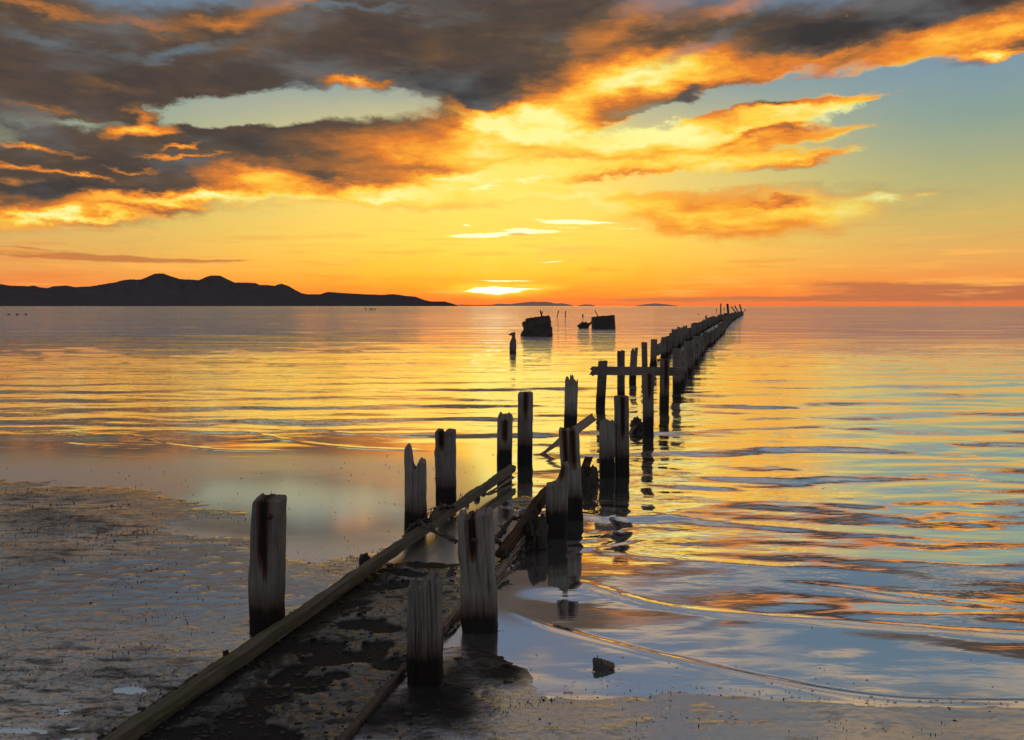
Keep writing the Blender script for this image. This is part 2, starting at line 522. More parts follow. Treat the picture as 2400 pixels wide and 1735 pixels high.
def bump(q, h, strength=1.0, dist=0.01, normal=None):
    b = q.new('ShaderNodeBump')
    q.put(b.inputs['Height'], h)
    b.inputs['Strength'].default_value = strength
    b.inputs['Distance'].default_value = dist
    if normal is not None:
        q.put(b.inputs['Normal'], normal)
    return b.outputs[0]


# ------------------------------------------------------------------ materials
# water: nearly a mirror at this low angle
M_WATER, q = new_mat('lake_water')
geo = q.new('ShaderNodeNewGeometry')
P = geo.outputs['Position']
px_, py_, pz_ = q.sep(P)
far = q.ss(py_, 8.0, 45.0)
far2 = q.ss(py_, 45.0, 300.0)
wob = q.noise(q.mapping(P, scale=(0.05, 0.05, 1)), 1.0, 2, 0.5)
far3 = q.ss(q.m('MULTIPLY_ADD', q.m('SUBTRACT', wob, 0.5), 40.0, py_), 42.0, 62.0)
calm = q.new('ShaderNodeAttribute', attribute_name='chop').outputs[2]
r1 = q.noise(q.mapping(P, rot=(0, 0, 0.12), scale=(0.8, 2.2, 1)), 1.6, 3, 0.5, 0.6)
r2 = q.noise(q.mapping(P, rot=(0, 0, -0.08), scale=(1.0, 2.6, 1)), 5.5, 3, 0.5, 0.4)
r3 = q.noise(q.mapping(P, rot=(0, 0, 0.05), scale=(1.0, 2.0, 1)), 0.35, 3, 0.55, 0.5)
r4 = q.noise(q.mapping(P, rot=(0, 0, 0.02), scale=(0.5, 1.6, 1)), 0.07, 4, 0.6, 0.5)
r5 = q.noise(q.mapping(P, rot=(0, 0, 0.06), scale=(0.45, 0.28, 1)), 1.0, 5, 0.62, 0.3)
h = q.m('MULTIPLY', r2, q.m('MULTIPLY_ADD', far, 0.0026, 0.0021))
h = q.m('MULTIPLY_ADD', r1, q.m('MULTIPLY_ADD', far3, 0.020, q.m('MULTIPLY_ADD', far, 0.017, 0.0040)), h)
h = q.m('MULTIPLY_ADD', r3, q.m('MULTIPLY_ADD', far3, 0.13, q.m('MULTIPLY', far, 0.07)), h)
h = q.m('MULTIPLY_ADD', r5, q.m('MULTIPLY_ADD', far3, 0.24, q.m('MULTIPLY', far, 0.02)), h)
h = q.m('MULTIPLY_ADD', r4, q.m('MULTIPLY', far2, 0.5), h)
gust = q.noise(q.mapping(P, rot=(0, 0, 0.03), scale=(0.05, 0.30, 1)), 1.0, 7, 0.72, 0.4)
gust2 = q.noise(q.mapping(P, rot=(0, 0, -0.02), scale=(0.006, 0.035, 1)), 1.0, 7, 0.75, 0.4)
gm = q.m('MULTIPLY_ADD', q.m('ADD', q.ss(gust, 0.42, 0.60), q.ss(gust2, 0.43, 0.59)), 1.0, 0.05)
gm = q.m('ADD', q.m('MULTIPLY', gm, far), q.m('SUBTRACT', 1.0, far))
h = q.m('MULTIPLY', q.m('MULTIPLY', h, gm), calm)
nb = bump(q, h, 1.0, 1.0)
gl = q.new('ShaderNodeBsdfGlossy')
gl.inputs['Color'].default_value = (0.99, 0.99, 0.99, 1)
q.put(gl.inputs['Roughness'], q.m('ADD', q.m('MULTIPLY', q.new('ShaderNodeAttribute', attribute_name='film').outputs[2], 0.20), q.m('MULTIPLY_ADD', far3, 0.02, q.m('MULTIPLY_ADD', far, -0.005, 0.045))))
q.put(gl.inputs['Normal'], nb)
body = q.new('ShaderNodeBsdfDiffuse')
body.inputs[0].default_value = (0.16, 0.16, 0.145, 1)
lw = q.new('ShaderNodeFresnel')
lw.inputs['IOR'].default_value = 1.6
q.put(lw.inputs['Normal'], nb)
fac = q.m('MULTIPLY_ADD', lw.outputs[0], 0.40, 0.76, clamp=True)
mx = q.new('ShaderNodeMixShader')
q.put(mx.inputs[0], fac)
q.put(mx.inputs[1], body.outputs[0])
q.put(mx.inputs[2], gl.outputs[0])
finish(q, mx.outputs[0])

# wet mud with a water film
M_MUD, q = new_mat('wet_mud')
geo = q.new('ShaderNodeNewGeometry')
P = geo.outputs['Position']
wet = q.new('ShaderNodeAttribute', attribute_name='wet').outputs[2]
silt = q.new('ShaderNodeAttribute', attribute_name='silt').outputs[2]
crk = q.new('ShaderNodeAttribute', attribute_name='crinkle').outputs[2]
a1 = q.noise(q.mapping(P, scale=(0.7, 1.3, 1)), 34.0, 6, 0.65)
a2 = q.noise(q.mapping(P, rot=(0, 0, 0.1), scale=(0.6, 1.7, 1)), 11.0, 5, 0.6, 0.6)
a3 = q.noise(P, 150.0, 3, 0.6)
colm = q.mix(q.ss(a1, 0.35, 0.65), (0.012, 0.011, 0.010), (0.045, 0.039, 0.032))
cols = q.mix(q.ss(a1, 0.3, 0.7), (0.020, 0.018, 0.012), (0.070, 0.062, 0.042))
colm = q.mix(silt, colm, cols)
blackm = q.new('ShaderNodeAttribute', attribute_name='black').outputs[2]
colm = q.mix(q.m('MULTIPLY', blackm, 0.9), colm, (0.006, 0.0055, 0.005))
hgt = q.m('MULTIPLY_ADD', a1, 0.0045, q.m('MULTIPLY_ADD', a3, 0.0010, q.m('MULTIPLY', a2, 0.0055)))
hgt = q.m('MULTIPLY', hgt, q.m('MULTIPLY_ADD', crk, 1.25, 0.05))
nb = bump(q, hgt, 0.8, 1.0)
df = principled(q, colm, 0.7, 0.2, nb)
gl = q.new('ShaderNodeBsdfGlossy')
gl.inputs['Color'].default_value = (0.74, 0.735, 0.725, 1)
q.put(gl.inputs['Roughness'], q.m('MULTIPLY_ADD', crk, 0.16, 0.07))
q.put(gl.inputs['Normal'], nb)
lw = q.new('ShaderNodeFresnel')
lw.inputs['IOR'].default_value = 1.55
q.put(lw.inputs['Normal'], nb)
speck = q.m('MAXIMUM', q.ss(a1, 0.40, 0.47), q.m('SUBTRACT', 1.0, crk))
fac = q.m('MULTIPLY', wet, q.m('MULTIPLY_ADD', lw.outputs[0], 0.5, 0.74), clamp=True)
fac = q.m('MULTIPLY', fac, q.m('MULTIPLY_ADD', speck, 0.55, 0.45))
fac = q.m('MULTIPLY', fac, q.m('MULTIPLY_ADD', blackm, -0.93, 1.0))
mx = q.new('ShaderNodeMixShader')
q.put(mx.inputs[0], fac)
q.put(mx.inputs[1], df)
q.put(mx.inputs[2], gl.outputs[0])
finish(q, mx.outputs[0])


def wood_mat(name, light, mid_, wet_to=0.16, axis=2, grain=1.0, moss=0.0):
    m, q = new_mat(name)
    tcn = q.new('ShaderNodeTexCoord')
    O = tcn.outputs['Object']
    oi = q.new('ShaderNodeObjectInfo')
    off = q.vm('MULTIPLY_ADD', q.comb(oi.outputs['Random'], oi.outputs['Random'], oi.outputs['Random']), (13.0, 7.0, 5.0), O)
    sc = [28.0, 28.0, 28.0]
    sc[axis] = 1.6
    g1 = q.noise(q.mapping(off, scale=tuple(sc)), 1.0 * grain, 6, 0.65, 0.35)
    sc2 = [90.0, 90.0, 90.0]
    sc2[axis] = 4.0
    g2 = q.noise(q.mapping(off, scale=tuple(sc2)), 1.0 * grain, 4, 0.6, 0.2)
    blot = q.noise(off, 5.0, 5, 0.6)
    crack = q.ss(g1, 0.33, 0.40)
    col = q.mix(q.ss(g2, 0.3, 0.7), mid_, light)
    col = q.mix(q.ss(blot, 0.42, 0.72, 0, 0.6), col, tuple(c * 0.55 for c in mid_))
    col = q.mix(crack, (0.03, 0.025, 0.02), col)
    stain = q.new('ShaderNodeAttribute', attribute_name='stain').outputs[2]
    st = q.m('MULTIPLY', q.ss(q.m('MULTIPLY_ADD', q.m('SUBTRACT', g1, 0.5), 0.9, stain), 0.12, 0.5), 0.92)
    core_ = q.ss(q.m('MULTIPLY_ADD', q.m('SUBTRACT', g1, 0.5), 0.5, stain), 0.55, 0.9)
    col = q.mix(st, col, (0.085, 0.036, 0.016))
    col = q.mix(core_, col, (0.014, 0.009, 0.007))
    if moss:
        col = q.mix(q.ss(blot, 0.45, 0.6, 0, moss), col, (0.10, 0.10, 0.035))
    tone = q.m('MULTIPLY_ADD', oi.outputs['Random'], 0.45, 0.78)
    col = q.vm('MULTIPLY', col, q.comb(tone, tone, tone))
    rough = 0.8
    if wet_to:
        oz = q.sep(O)[2]
        oz = q.m('SUBTRACT', oz, q.new('ShaderNodeAttribute', attribute_name='wetline').outputs[2])
        wl = q.m('MULTIPLY_ADD', q.m('SUBTRACT', g1, 0.5), -0.10, q.m('MULTIPLY_ADD', q.m('SUBTRACT', blot, 0.5), 0.10, oz))
        wetm = q.ss(wl, -0.03, 0.02, 1.0, 0.0)
        brown = q.ss(wl, -0.02, 0.13, 0.75, 0.0)
        col = q.mix(brown, col, (0.050, 0.026, 0.015))
        col = q.mix(wetm, col, (0.010, 0.008, 0.006))
        rough = q.m('MULTIPLY_ADD', wetm, -0.15, 0.82)
    hh = q.m('MULTIPLY_ADD', g2, 0.35, g1)
    nb = bump(q, hh, 0.7, 0.006)
    finish(q, principled(q, col, rough, 0.25, nb))
    return m


M_POST = wood_mat('weathered_post_wood', (0.215, 0.20, 0.182), (0.125, 0.115, 0.103), 0.17)
M_FAR = wood_mat('far_post_wood', (0.15, 0.135, 0.12), (0.08, 0.072, 0.062), 0.20)
M_BEAM = wood_mat('mossy_beam_wood', (0.15, 0.128, 0.095), (0.075, 0.062, 0.043), 0.0, axis=0, moss=0.40)
M_PLANK = wood_mat('grey_plank_wood', (0.30, 0.25, 0.20), (0.16, 0.12, 0.09), 0.0, axis=0)
M_RAIL = wood_mat('rail_wood', (0.20, 0.175, 0.15), (0.11, 0.09, 0.075), 0.0, axis=0)
M_RUST = wood_mat('reddish_rotten_wood', (0.08, 0.042, 0.024), (0.035, 0.018, 0.011), 0.0, axis=0)


def plain_mat(name, c1, c2, scale=20.0, rough=0.8, spec=0.3, bd=0.01):
    m, q = new_mat(name)
    tcn = q.new('ShaderNodeTexCoord')
    a = q.noise(tcn.outputs['Object'], scale, 6, 0.65)
    b = q.noise(tcn.outputs['Object'], scale * 4, 4, 0.6)
    col = q.mix(q.ss(a, 0.3, 0.7), c1, c2)
    finish(q, principled(q, col, rough, spec, bump(q, q.m('MULTIPLY_ADD', b, 0.4, a), 0.8, bd)))
    return m


M_WEED = plain_mat('dark_seaweed', (0.008, 0.006, 0.005), (0.035, 0.020, 0.012), 60, 0.5, 0.5, 0.004)
M_ALGAE = plain_mat('algae_bits', (0.012, 0.010, 0.009), (0.03, 0.024, 0.02), 60, 0.8, 0.2, 0.002)
M_ROCK = plain_mat('dark_rock', (0.02, 0.018, 0.016), (0.07, 0.06, 0.05), 30, 0.6, 0.5, 0.006)
M_BLOCK = plain_mat('dark_concrete', (0.035, 0.028, 0.026), (0.075, 0.062, 0.056), 3.0, 0.9, 0.2, 0.03)
M_IRON = plain_mat('rusty_iron', (0.03, 0.014, 0.008), (0.09, 0.04, 0.02), 80, 0.7, 0.3, 0.002)
M_HILL = plain_mat('mountain_scrub', (0.085, 0.072, 0.078), (0.10, 0.085, 0.09), 0.004, 1.0, 0.0, 30.0)
M_FARHILL = plain_mat('far_island_haze_tint', (0.55, 0.34, 0.26), (0.60, 0.38, 0.28), 0.004, 1.0, 0.0, 10.0)  # pale orange of distant haze painted into the base colour, no air built
M_FOAM = plain_mat('foam_bubbles', (0.55, 0.5, 0.45), (0.7, 0.65, 0.6), 60, 0.35, 0.6, 0.001)

# ------------------------------------------------------------------ the lake surface
def fan_grid(dists, a0, a1, nc):
    aa = np.linspace(a0, a1, nc)
    T = np.tan(aa)[None, :]
    Y = np.repeat(np.asarray(dists)[:, None], nc, 1)
    return Y * T, Y


def full_px(x, y, z=0.0):
    return G(x * K, y * K, z)[:2]


ridges = [  # crest lines: points in the 2268-wide copy, height, half width, fade
    ([(1255, 1283), (1330, 1305), (1450, 1338), (1600, 1358), (1800, 1374), (2050, 1392), (2330, 1412)], 0.011, 0.042),
    ([(1130, 1352), (1190, 1378), (1250, 1398), (1400, 1437), (1600, 1484), (1800, 1524), (1960, 1546), (2100, 1553), (2330, 1556)], 0.006, 0.024),
    ([(1240, 1205), (1400, 1228), (1560, 1245), (1760, 1262)], 0.010, 0.07),
    ([(1300, 1120), (1430, 1135), (1640, 1160), (1900, 1180), (2268, 1200)], 0.010, 0.085),
    ([(1700, 1290), (1850, 1300), (2000, 1322), (2268, 1345)], 0.008, 0.06),
    ([(1480, 1075), (1640, 1085), (1900, 1120), (2268, 1140)], 0.010, 0.09),
    ([(-60, 916), (150, 922), (350, 925), (560, 935), (700, 950), (860, 975)], 0.010, 0.05),
    ([(245, 960), (300, 966), (380, 985), (470, 995), (560, 998), (700, 1000)], 0.009, 0.035),
    ([(120, 978), (200, 988), (330, 992)], 0.007, 0.028),
    ([(490, 948), (560, 958), (640, 975), (760, 990), (880, 996), (960, 998)], 0.010, 0.045),
    ([(-60, 990), (100, 991), (160, 994)], 0.006, 0.025), ([(160, 958), (260, 965), (420, 972)], 0.006, 0.03),
    ([(-60, 945), (200, 950), (330, 950)], 0.006, 0.03), ([(150, 1006), (240, 1012), (330, 1015)], 0.004, 0.02),
    ([(330, 1001), (420, 1010), (520, 1014), (640, 1012)], 0.004, 0.02),
    ([(1650, 965), (1800, 985), (2000, 1000), (2268, 1010)], 0.012, 0.11), ([(1290, 1025), (1400, 1035), (1560, 1050)], 0.006, 0.05),
    ([(1480, 1010), (1600, 1020), (1780, 1040)], 0.010, 0.09), ([(1330, 1180), (1420, 1165), (1520, 1170)], .006, .04),
    ([(1210, 1240), (1300, 1215), (1420, 1195)], .005, .035),
]
RW = []
for pts, hh, ww in ridges:
    RW.append((smooth_line([full_px(*p) for p in pts], 10), hh, ww))


def water_height(X, Y):
    px, py = project(X, Y, 0.0)
    fx, fy = px / K, py / K
    wx = X + 0.25 * gn(X * 0.7, Y * 0.7, 5) + 0.05 * gn(X * 3, Y * 3, 6)
    wy = Y + 0.25 * gn(X * 0.6, Y * 0.9, 7) + 0.05 * gn(X * 2.6, Y * 3.1, 8)
    h = np.zeros_like(X)
    for lam, th, amp, sd_ in ((0.85, 100, 1.0, 1), (0.55, 84, 0.8, 2), (0.36, 108, 0.45, 3), (0.62, 70, 0.5, 4), (1.5, 94, 1.2, 5)):
        k = 2 * math.pi / lam
        t = math.radians(th)
        ph = k * (wx * math.cos(t) + wy * math.sin(t)) + sd_ * 2.1
        env = 0.6 + 0.7 * gn(X * 0.45 + sd_ * 9, Y * 0.8, 20 + sd_)
        h += amp * lam * 0.0098 * np.clip(env, 0, 2) * (np.sin(ph) + 0.25 * np.sin(2 * ph + 0.6))
    h += 0.006 * fbm(X * 0.9, Y * 2.6, 3, 31) + 0.0022 * fbm(X * 4, Y * 9, 2, 37) * sstep(Y, 5, 8)
    # calm towards the shore and over the mud film
    right = sstep(fx, 1080, 1290)
    calm_l = sstep(fy, 1016, 930)                                    # left pool: still below this line
    calm_r = 0.34 + 0.66 * sstep(fy - 0.10 * (fx - 1250), 1400, 1180)
    mid_ = sstep(fy, 1060, 960)
    amp = np.where(fx < 1180, calm_l * (1 - right) + right * calm_r, calm_r * right + mid_ * (1 - right))
    amp = amp * (0.55 + 0.45 * sstep(Y, 6, 14))
    amp_geo = amp * (1 - 0.40 * sstep(fx, 1150, 800))
    h = h * amp_geo
    for line, hh, ww in RW:
        d, run = poly_dist(X, Y, line)
        e = np.clip(np.minimum(run, 1 - run) * 7, 0, 1)
        if ww == 0.024 or hh == 0.011:
            e = np.clip(run * 6, 0, 1)
        e = e * (0.75 + 0.35 * gn(X * 2.2, Y * 2.2, 77))
        h += 0.5 * hh * e * (np.exp(-(d / ww) ** 2) - 0.10 * np.exp(-((d + 1.8 * ww) / (1.3 * ww)) ** 2))
    # rings around the nearest wet posts
    for (cx, cy, r0) in ((0.36, 6.35, 0.9),):
        r = np.hypot(X - cx, Y - cy)
        h += 0.0015 * np.sin(r * 36) * np.exp(-((r - 0.35) / 0.35) ** 2) * (X > cx - 0.1)
    return h, amp


dist_rows = [2.4]
while dist_rows[-1] < 45:
    d0 = dist_rows[-1]
    dist_rows.append(d0 + max(0.010, d0 * d0 / 1420 * 0.95))
dist_rows = dist_rows[:-1] + [d for d in np.geomspace(45, 400, 60)] + [600, 1000, 2000, 4000, 9000, 20000, 40000]
X, Y = fan_grid(dist_rows, math.radians(-36), math.radians(36), 620)
Hh, amp = water_height(X, Y)
Hh *= 1 - sstep(Y, 30, 45)
chop = np.clip(np.maximum(amp, 0.02), 0, 1)
_px, _py = project(X, Y, 0.0)
_fx, _fy = _px / K, _py / K
_pool = sstep(1.15 - np.hypot((_fx - 640) / 330, (_fy - 1120) / 95) + 0.25 * fbm(X * 1.5, Y * 3, 4, 55), 0.0, 0.55)
film = (1 - 0.75 * _pool) * sstep(_fy, 985, 1040) * sstep(_fx, 1120, 980)
water = mesh_np('lake_water', np.stack([X, Y, Hh], -1), grid_faces(*X.shape), M_WATER, True, {'chop': chop, 'film': film})
link(water, kind='structure')
# the rest of the lake, left and right of the view and behind it
def ring_sheet(name, a0, a1, z, mat, dists, nc, attrs):
    X, Y = None, None
    aa = np.linspace(a0, a1, nc)
    R = np.asarray(dists)[:, None]
    c = math.cos(math.radians(36)) if False else 1.0
    X = R * np.sin(aa)[None, :]
    Y = R * np.cos(aa)[None, :]
    return mesh_np(name, np.stack([X, Y, np.full_like(X, z)], -1), grid_faces(*X.shape), mat, True,
                   {k: np.full(X.size, v) for k, v in attrs.items()})


far_lake = ring_sheet('outer_water', math.radians(36), math.radians(324), 0.0, M_WATER,
                      [0.3, 1, 2, 3, 5, 9, 20, 50, 120, 400, 1500, 6000, 45000], 90, {'chop': 1.0})
link(far_lake, kind='structure')
def pt(px, py, Y, z=None):
    """point at distance Y seen at pixel"""
    zz = z_at(Y, py)
    return Vector((x_at(Y, zz, px), Y, zz))


# ------------------------------------------------------------------ mud
# outlines in the 2268-wide copy of the photograph, laid on the ground plane
def mud_fields(X, Y):
    px, py = project(X, Y, 0.0)
    fx, fy = px / K, py / K
    n1 = fbm(X * 1.3, Y * 2.2, 4, 101)
    n2 = fbm(X * 6, Y * 11, 4, 111)
    n3 = fbm(X * 22, Y * 36, 3, 121)
    # edge of the left flat
    edge = np.interp(fx, [-200, 0, 150, 360, 430, 540, 562, 590, 645, 709, 800, 875, 1000], [1040, 1036, 1044, 1058, 1082, 1102, 1130, 1196, 1214, 1221, 1205, 1180, 1150])
    L = fy - edge + 20 * n1 + 16 * n2 + 6 * n3
    left = sstep(L, -26, 40)
    pool = sstep(1 - np.hypot((fx - 490) / 130, (fy - 1170) / 22) + 0.5 * n2 + 0.2 * n3, 0.0, 0.4)
    pool = np.maximum(pool, sstep(1 - np.hypot((fx - 290) / 46, (fy - 1530) / 14) + 0.6 * n2 + 0.2 * n3, 0.1, 0.3))
    left = left * (1 - pool)
    # beam line: left flat is left of it
    bx = np.interp(fy, [1030, 1200, 1350, 1500, 1640, 1900], [1140, 900, 660, 430, 225, -170])
    is_left = fx < bx
    # strip between the two rows
    mid_edge = 1232 + 20 * n1 + 14 * n2
    rx = np.interp(fy, [1150, 1210, 1275, 1400, 1500, 1640, 1900], [1240, 1200, 1100, 1000, 880, 760, 560])
    strip = sstep(fy, mid_edge - 14, mid_edge + 26)
    in_strip = (~is_left) & (fx < rx + 8)
    # right shore
    shore = np.interp(fx, [700, 900, 1040, 1110, 1170, 1215, 1280, 1360, 1500, 1700, 1950, 2150, 2400],
                      [1440, 1440, 1420, 1452, 1478, 1540, 1517, 1512, 1524, 1541, 1556, 1558, 1562])
    R = fy - shore + 5 * n1 + 5 * n2 + 2.5 * n3
    rightm = sstep(R, -9, 9)
    M = np.where(is_left, left, np.where(in_strip, strip, rightm))
    # loose weed mats lying in the shallows
    for (cx, cy, rx_, ry_, w_) in ((1190, 1115, 130, 22, 1.0), (1010, 1150, 60, 14, .5), (560, 1120, 10, 4, 0), (1180, 1060, 30, 6, 0), (1110, 1390, 70, 60, 0)):
        g = 1 - np.hypot((fx - cx) / rx_, (fy - cy) / ry_)
        M = np.maximum(M, sstep(g * w_ + 0.55 * n2 + 0.25 * n3, 0.12, 0.5))
    return fx, fy, n1, n2, n3, M, is_left, in_strip


def mud_shape(X, Y):
    fx, fy, n1, n2, n3, M, is_left, in_strip = mud_fields(X, Y)
    nearw = sstep(Y, 7.5, 3.6)
    # crinkled algae skin: short ridges lying across the view
    wr = 1 - np.abs(gn(X * 9 + 1.2 * n1, Y * 26 + 1.5 * n2, 131))
    wr2 = 1 - np.abs(gn(X * 20 + n2, Y * 48 + n2, 137))
    rough = sstep(fbm(X * 1.1, Y * 1.6, 3, 151), -0.25, 0.30)
    dk = np.zeros_like(X)
    for (cx, cy, rx_, ry_, w_) in ((110, 1130, 280, 95, 1.1), (240, 1195, 190, 62, 1.1), (60, 1240, 200, 40, .8), (150, 1500, 420, 200, 0.8), (640, 1395, 140, 50, 0.7), (760, 1260, 160, 50, .5), (300, 1600, 300, 60, .5)):
        dk += w_ * np.clip(1 - np.hypot((fx - cx) / rx_, (fy - cy) / ry_), 0, 1)
    zone = np.clip(0.06 + 0.9 * np.clip(dk, 0, 1) + 0.9 * sstep(fy, 1330, 1580), 0, 1.3)
    top = 0.0022 + 0.0016 * n1 + 0.0016 * n2 + (0.0050 * wr ** 3 + 0.0034 * wr2 ** 3 + 0.0024 * n3) * zone * (0.5 + 0.8 * rough)
    # big folds in the near left corner
    top += 0.011 * nearw * sstep(fy, 1480, 1640) * gn(X * 5, Y * 14 + n1, 163) * is_left
    # smooth film on the near right flat
    smooth_r = (~is_left) & (~in_strip)
    top = np.where(smooth_r, 0.0016 + 0.0012 * n1 + 0.0008 * n2 + 0.0004 * n3 + 0.0006 * wr2 ** 3 * sstep(n1, -0.2, 0.5), top)
    # strip between the rows, with tracks of boots
    ripple = np.sin((X * 0.9 + Y * 0.45) * 95 + 5 * n1 + 2.0 * n2)
    st = 0.010 + 0.008 * n1 + 0.006 * n2 + 0.0035 * n3 + 0.0012 * ripple
    prints = [(700, 1437, 70, 15, -4), (730, 1462, 66, 17, -3), (838, 1432, 34, 11, -5), (818, 1455, 40, 16, -12), (690, 1520, 44, 20, -8), (600, 1545, 52, 22, -12),
              (540, 1590, 60, 20, -8), (800, 1385, 60, 12, -4), (850, 1395, 40, 10, 0), (760, 1342, 60, 9, -6), (870, 1300, 50, 9, -8), (560, 1625, 120, 22, 4), (430, 1628, 110, 20, -6), (860, 1475, 44, 14, 2),
              (640, 1500, 50, 15, -20), (960, 1250, 60, 10, 0), (900, 1270, 40, 8, 6), (330, 1640, 50, 18, -5), (745, 1498, 30, 10, 0)]
    hole = np.zeros_like(X)
    for (cx, cy, rx_, ry_, an) in prints:
        t = math.radians(an)
        u = ((fx - cx) * math.cos(t) + (fy - cy) * math.sin(t)) / rx_
        v = (-(fx - cx) * math.sin(t) + (fy - cy) * math.cos(t)) / ry_
        hole = np.maximum(hole, sstep(1.15 - np.hypot(u, v) + 0.35 * n2 + 0.18 * n3, 0.0, 0.35))
    st = st - 0.034 * hole + 0.006 * np.abs(n3) + 0.004 * n2 * n3
    # trench along the beam
    bd = fx - np.interp(fy, [1030, 1200, 1350, 1500, 1640, 1900], [1140, 900, 660, 430, 225, -170])
    trench = np.clip(1 - np.abs(bd - 70) / 60, 0, 1) * sstep(fy, 1230, 1330)
    st = st - 0.018 * trench
    top = np.where(in_strip, np.maximum(st, 0.0006), top)
    Z = -0.05 + (0.05 + top) * M
    blk = np.zeros_like(X)
    for (cx, cy, rx_, ry_, w_) in ((1105, 1440, 90, 60, 1.3), (1120, 1495, 75, 38, 1.3), (950, 1560, 130, 70, 1.3), (830, 1600, 130, 60, 1.2), (1030, 1590, 90, 60, .7), (1010, 1500, 90, 60, .9)):
        blk += w_ * np.clip(1 - np.hypot((fx - cx) / rx_, (fy - cy) / ry_), 0, 1)
    blk = np.clip(blk + 0.45 * n2 - 0.1, 0, 1)
    Z += np.where(smooth_r, 0.010 * blk * M * (0.6 + 0.6 * n3), 0)
    # wetness and silt colour
    wet = 0.95 - 0.55 * np.clip(dk, 0, 1) * rough
    wet = wet - 0.22 * rough * sstep(fy, 1300, 1640)
    wet = np.where(smooth_r, 0.95 - 0.85 * blk, wet)
    strip_wet = 0.42 + 0.3 * sstep(n1, 0.0, 0.5) - 0.45 * hole - 0.4 * trench - 0.15 * sstep(fy, 1300, 1500)
    strip_wet = strip_wet + 0.35 * sstep(fy, 1330, 1240)
    wet = np.where(in_strip, np.clip(strip_wet, 0.02, 1), wet)
    silt = np.where(in_strip, np.clip(0.75 - 0.9 * hole - 0.7 * trench + 0.3 * n2, 0, 1), np.where(is_left, 0.12 - 0.12 * np.clip(dk, 0, 1), 0.04 * (1 - blk)))
    crinkle = np.where(is_left, np.clip(0.09 + 0.8 * np.clip(dk, 0, 1) * (0.5 + rough) + 0.75 * sstep(fy, 1330, 1560) + 0.25 * sstep(n2, 0.1, 0.5), 0, 1), np.where(in_strip, 0.55 + 0.45 * hole, np.interp(fx, [1150, 1350, 1650], [0.45, 0.28, 0.06]) + 0.18 * sstep(n2, 0, .4) * sstep(fx, 1900, 1500) + 0.8 * blk))
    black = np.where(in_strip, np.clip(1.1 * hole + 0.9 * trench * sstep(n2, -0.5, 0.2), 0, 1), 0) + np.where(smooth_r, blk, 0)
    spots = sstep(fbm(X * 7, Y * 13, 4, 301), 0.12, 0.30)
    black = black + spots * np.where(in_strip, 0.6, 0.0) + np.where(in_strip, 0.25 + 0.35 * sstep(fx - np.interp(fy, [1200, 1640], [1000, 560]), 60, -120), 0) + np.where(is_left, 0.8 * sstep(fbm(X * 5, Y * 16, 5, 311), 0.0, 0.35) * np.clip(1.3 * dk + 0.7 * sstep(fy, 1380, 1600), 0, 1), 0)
    return Z, np.clip(wet, 0, 1), np.clip(silt, 0, 1), np.clip(crinkle, 0, 1), np.clip(black, 0, 1)


rows = [2.45]
while rows[-1] < 11.5:
    d0 = rows[-1]
    rows.append(d0 + max(0.0075, d0 * d0 / 1420 * 0.8))
X, Y = fan_grid(rows, math.radians(-34), math.radians(34), 760)
Z, wet, silt, crk, blk_ = mud_shape(X, Y)
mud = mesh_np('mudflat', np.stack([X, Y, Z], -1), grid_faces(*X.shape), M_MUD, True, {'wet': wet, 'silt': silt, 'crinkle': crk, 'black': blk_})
link(mud, kind='structure')
# the shore behind and beside the camera
def shore_sheet():
    xs = np.linspace(-40, 40, 161)
    ys = np.linspace(-40, 2.45, 90)
    X, Y = np.meshgrid(xs, ys)
    Zs = 0.012 + 0.01 * fbm(X * 0.8, Y * 0.8, 3, 9) + 0.03 * np.clip(-Y, 0, 40)
    Zs = np.where(Y > 2.3, np.minimum(Zs, 0.004), Zs)
    o = mesh_np('beach', np.stack([X, Y, Zs], -1), grid_faces(*X.shape), M_MUD, True,
                {'wet': np.full(X.size, 0.6), 'silt': np.full(X.size, 0.2), 'crinkle': np.full(X.size, 0.5)})
    return o
link(shore_sheet(), kind='structure')
rng = np.random.RandomState(4)
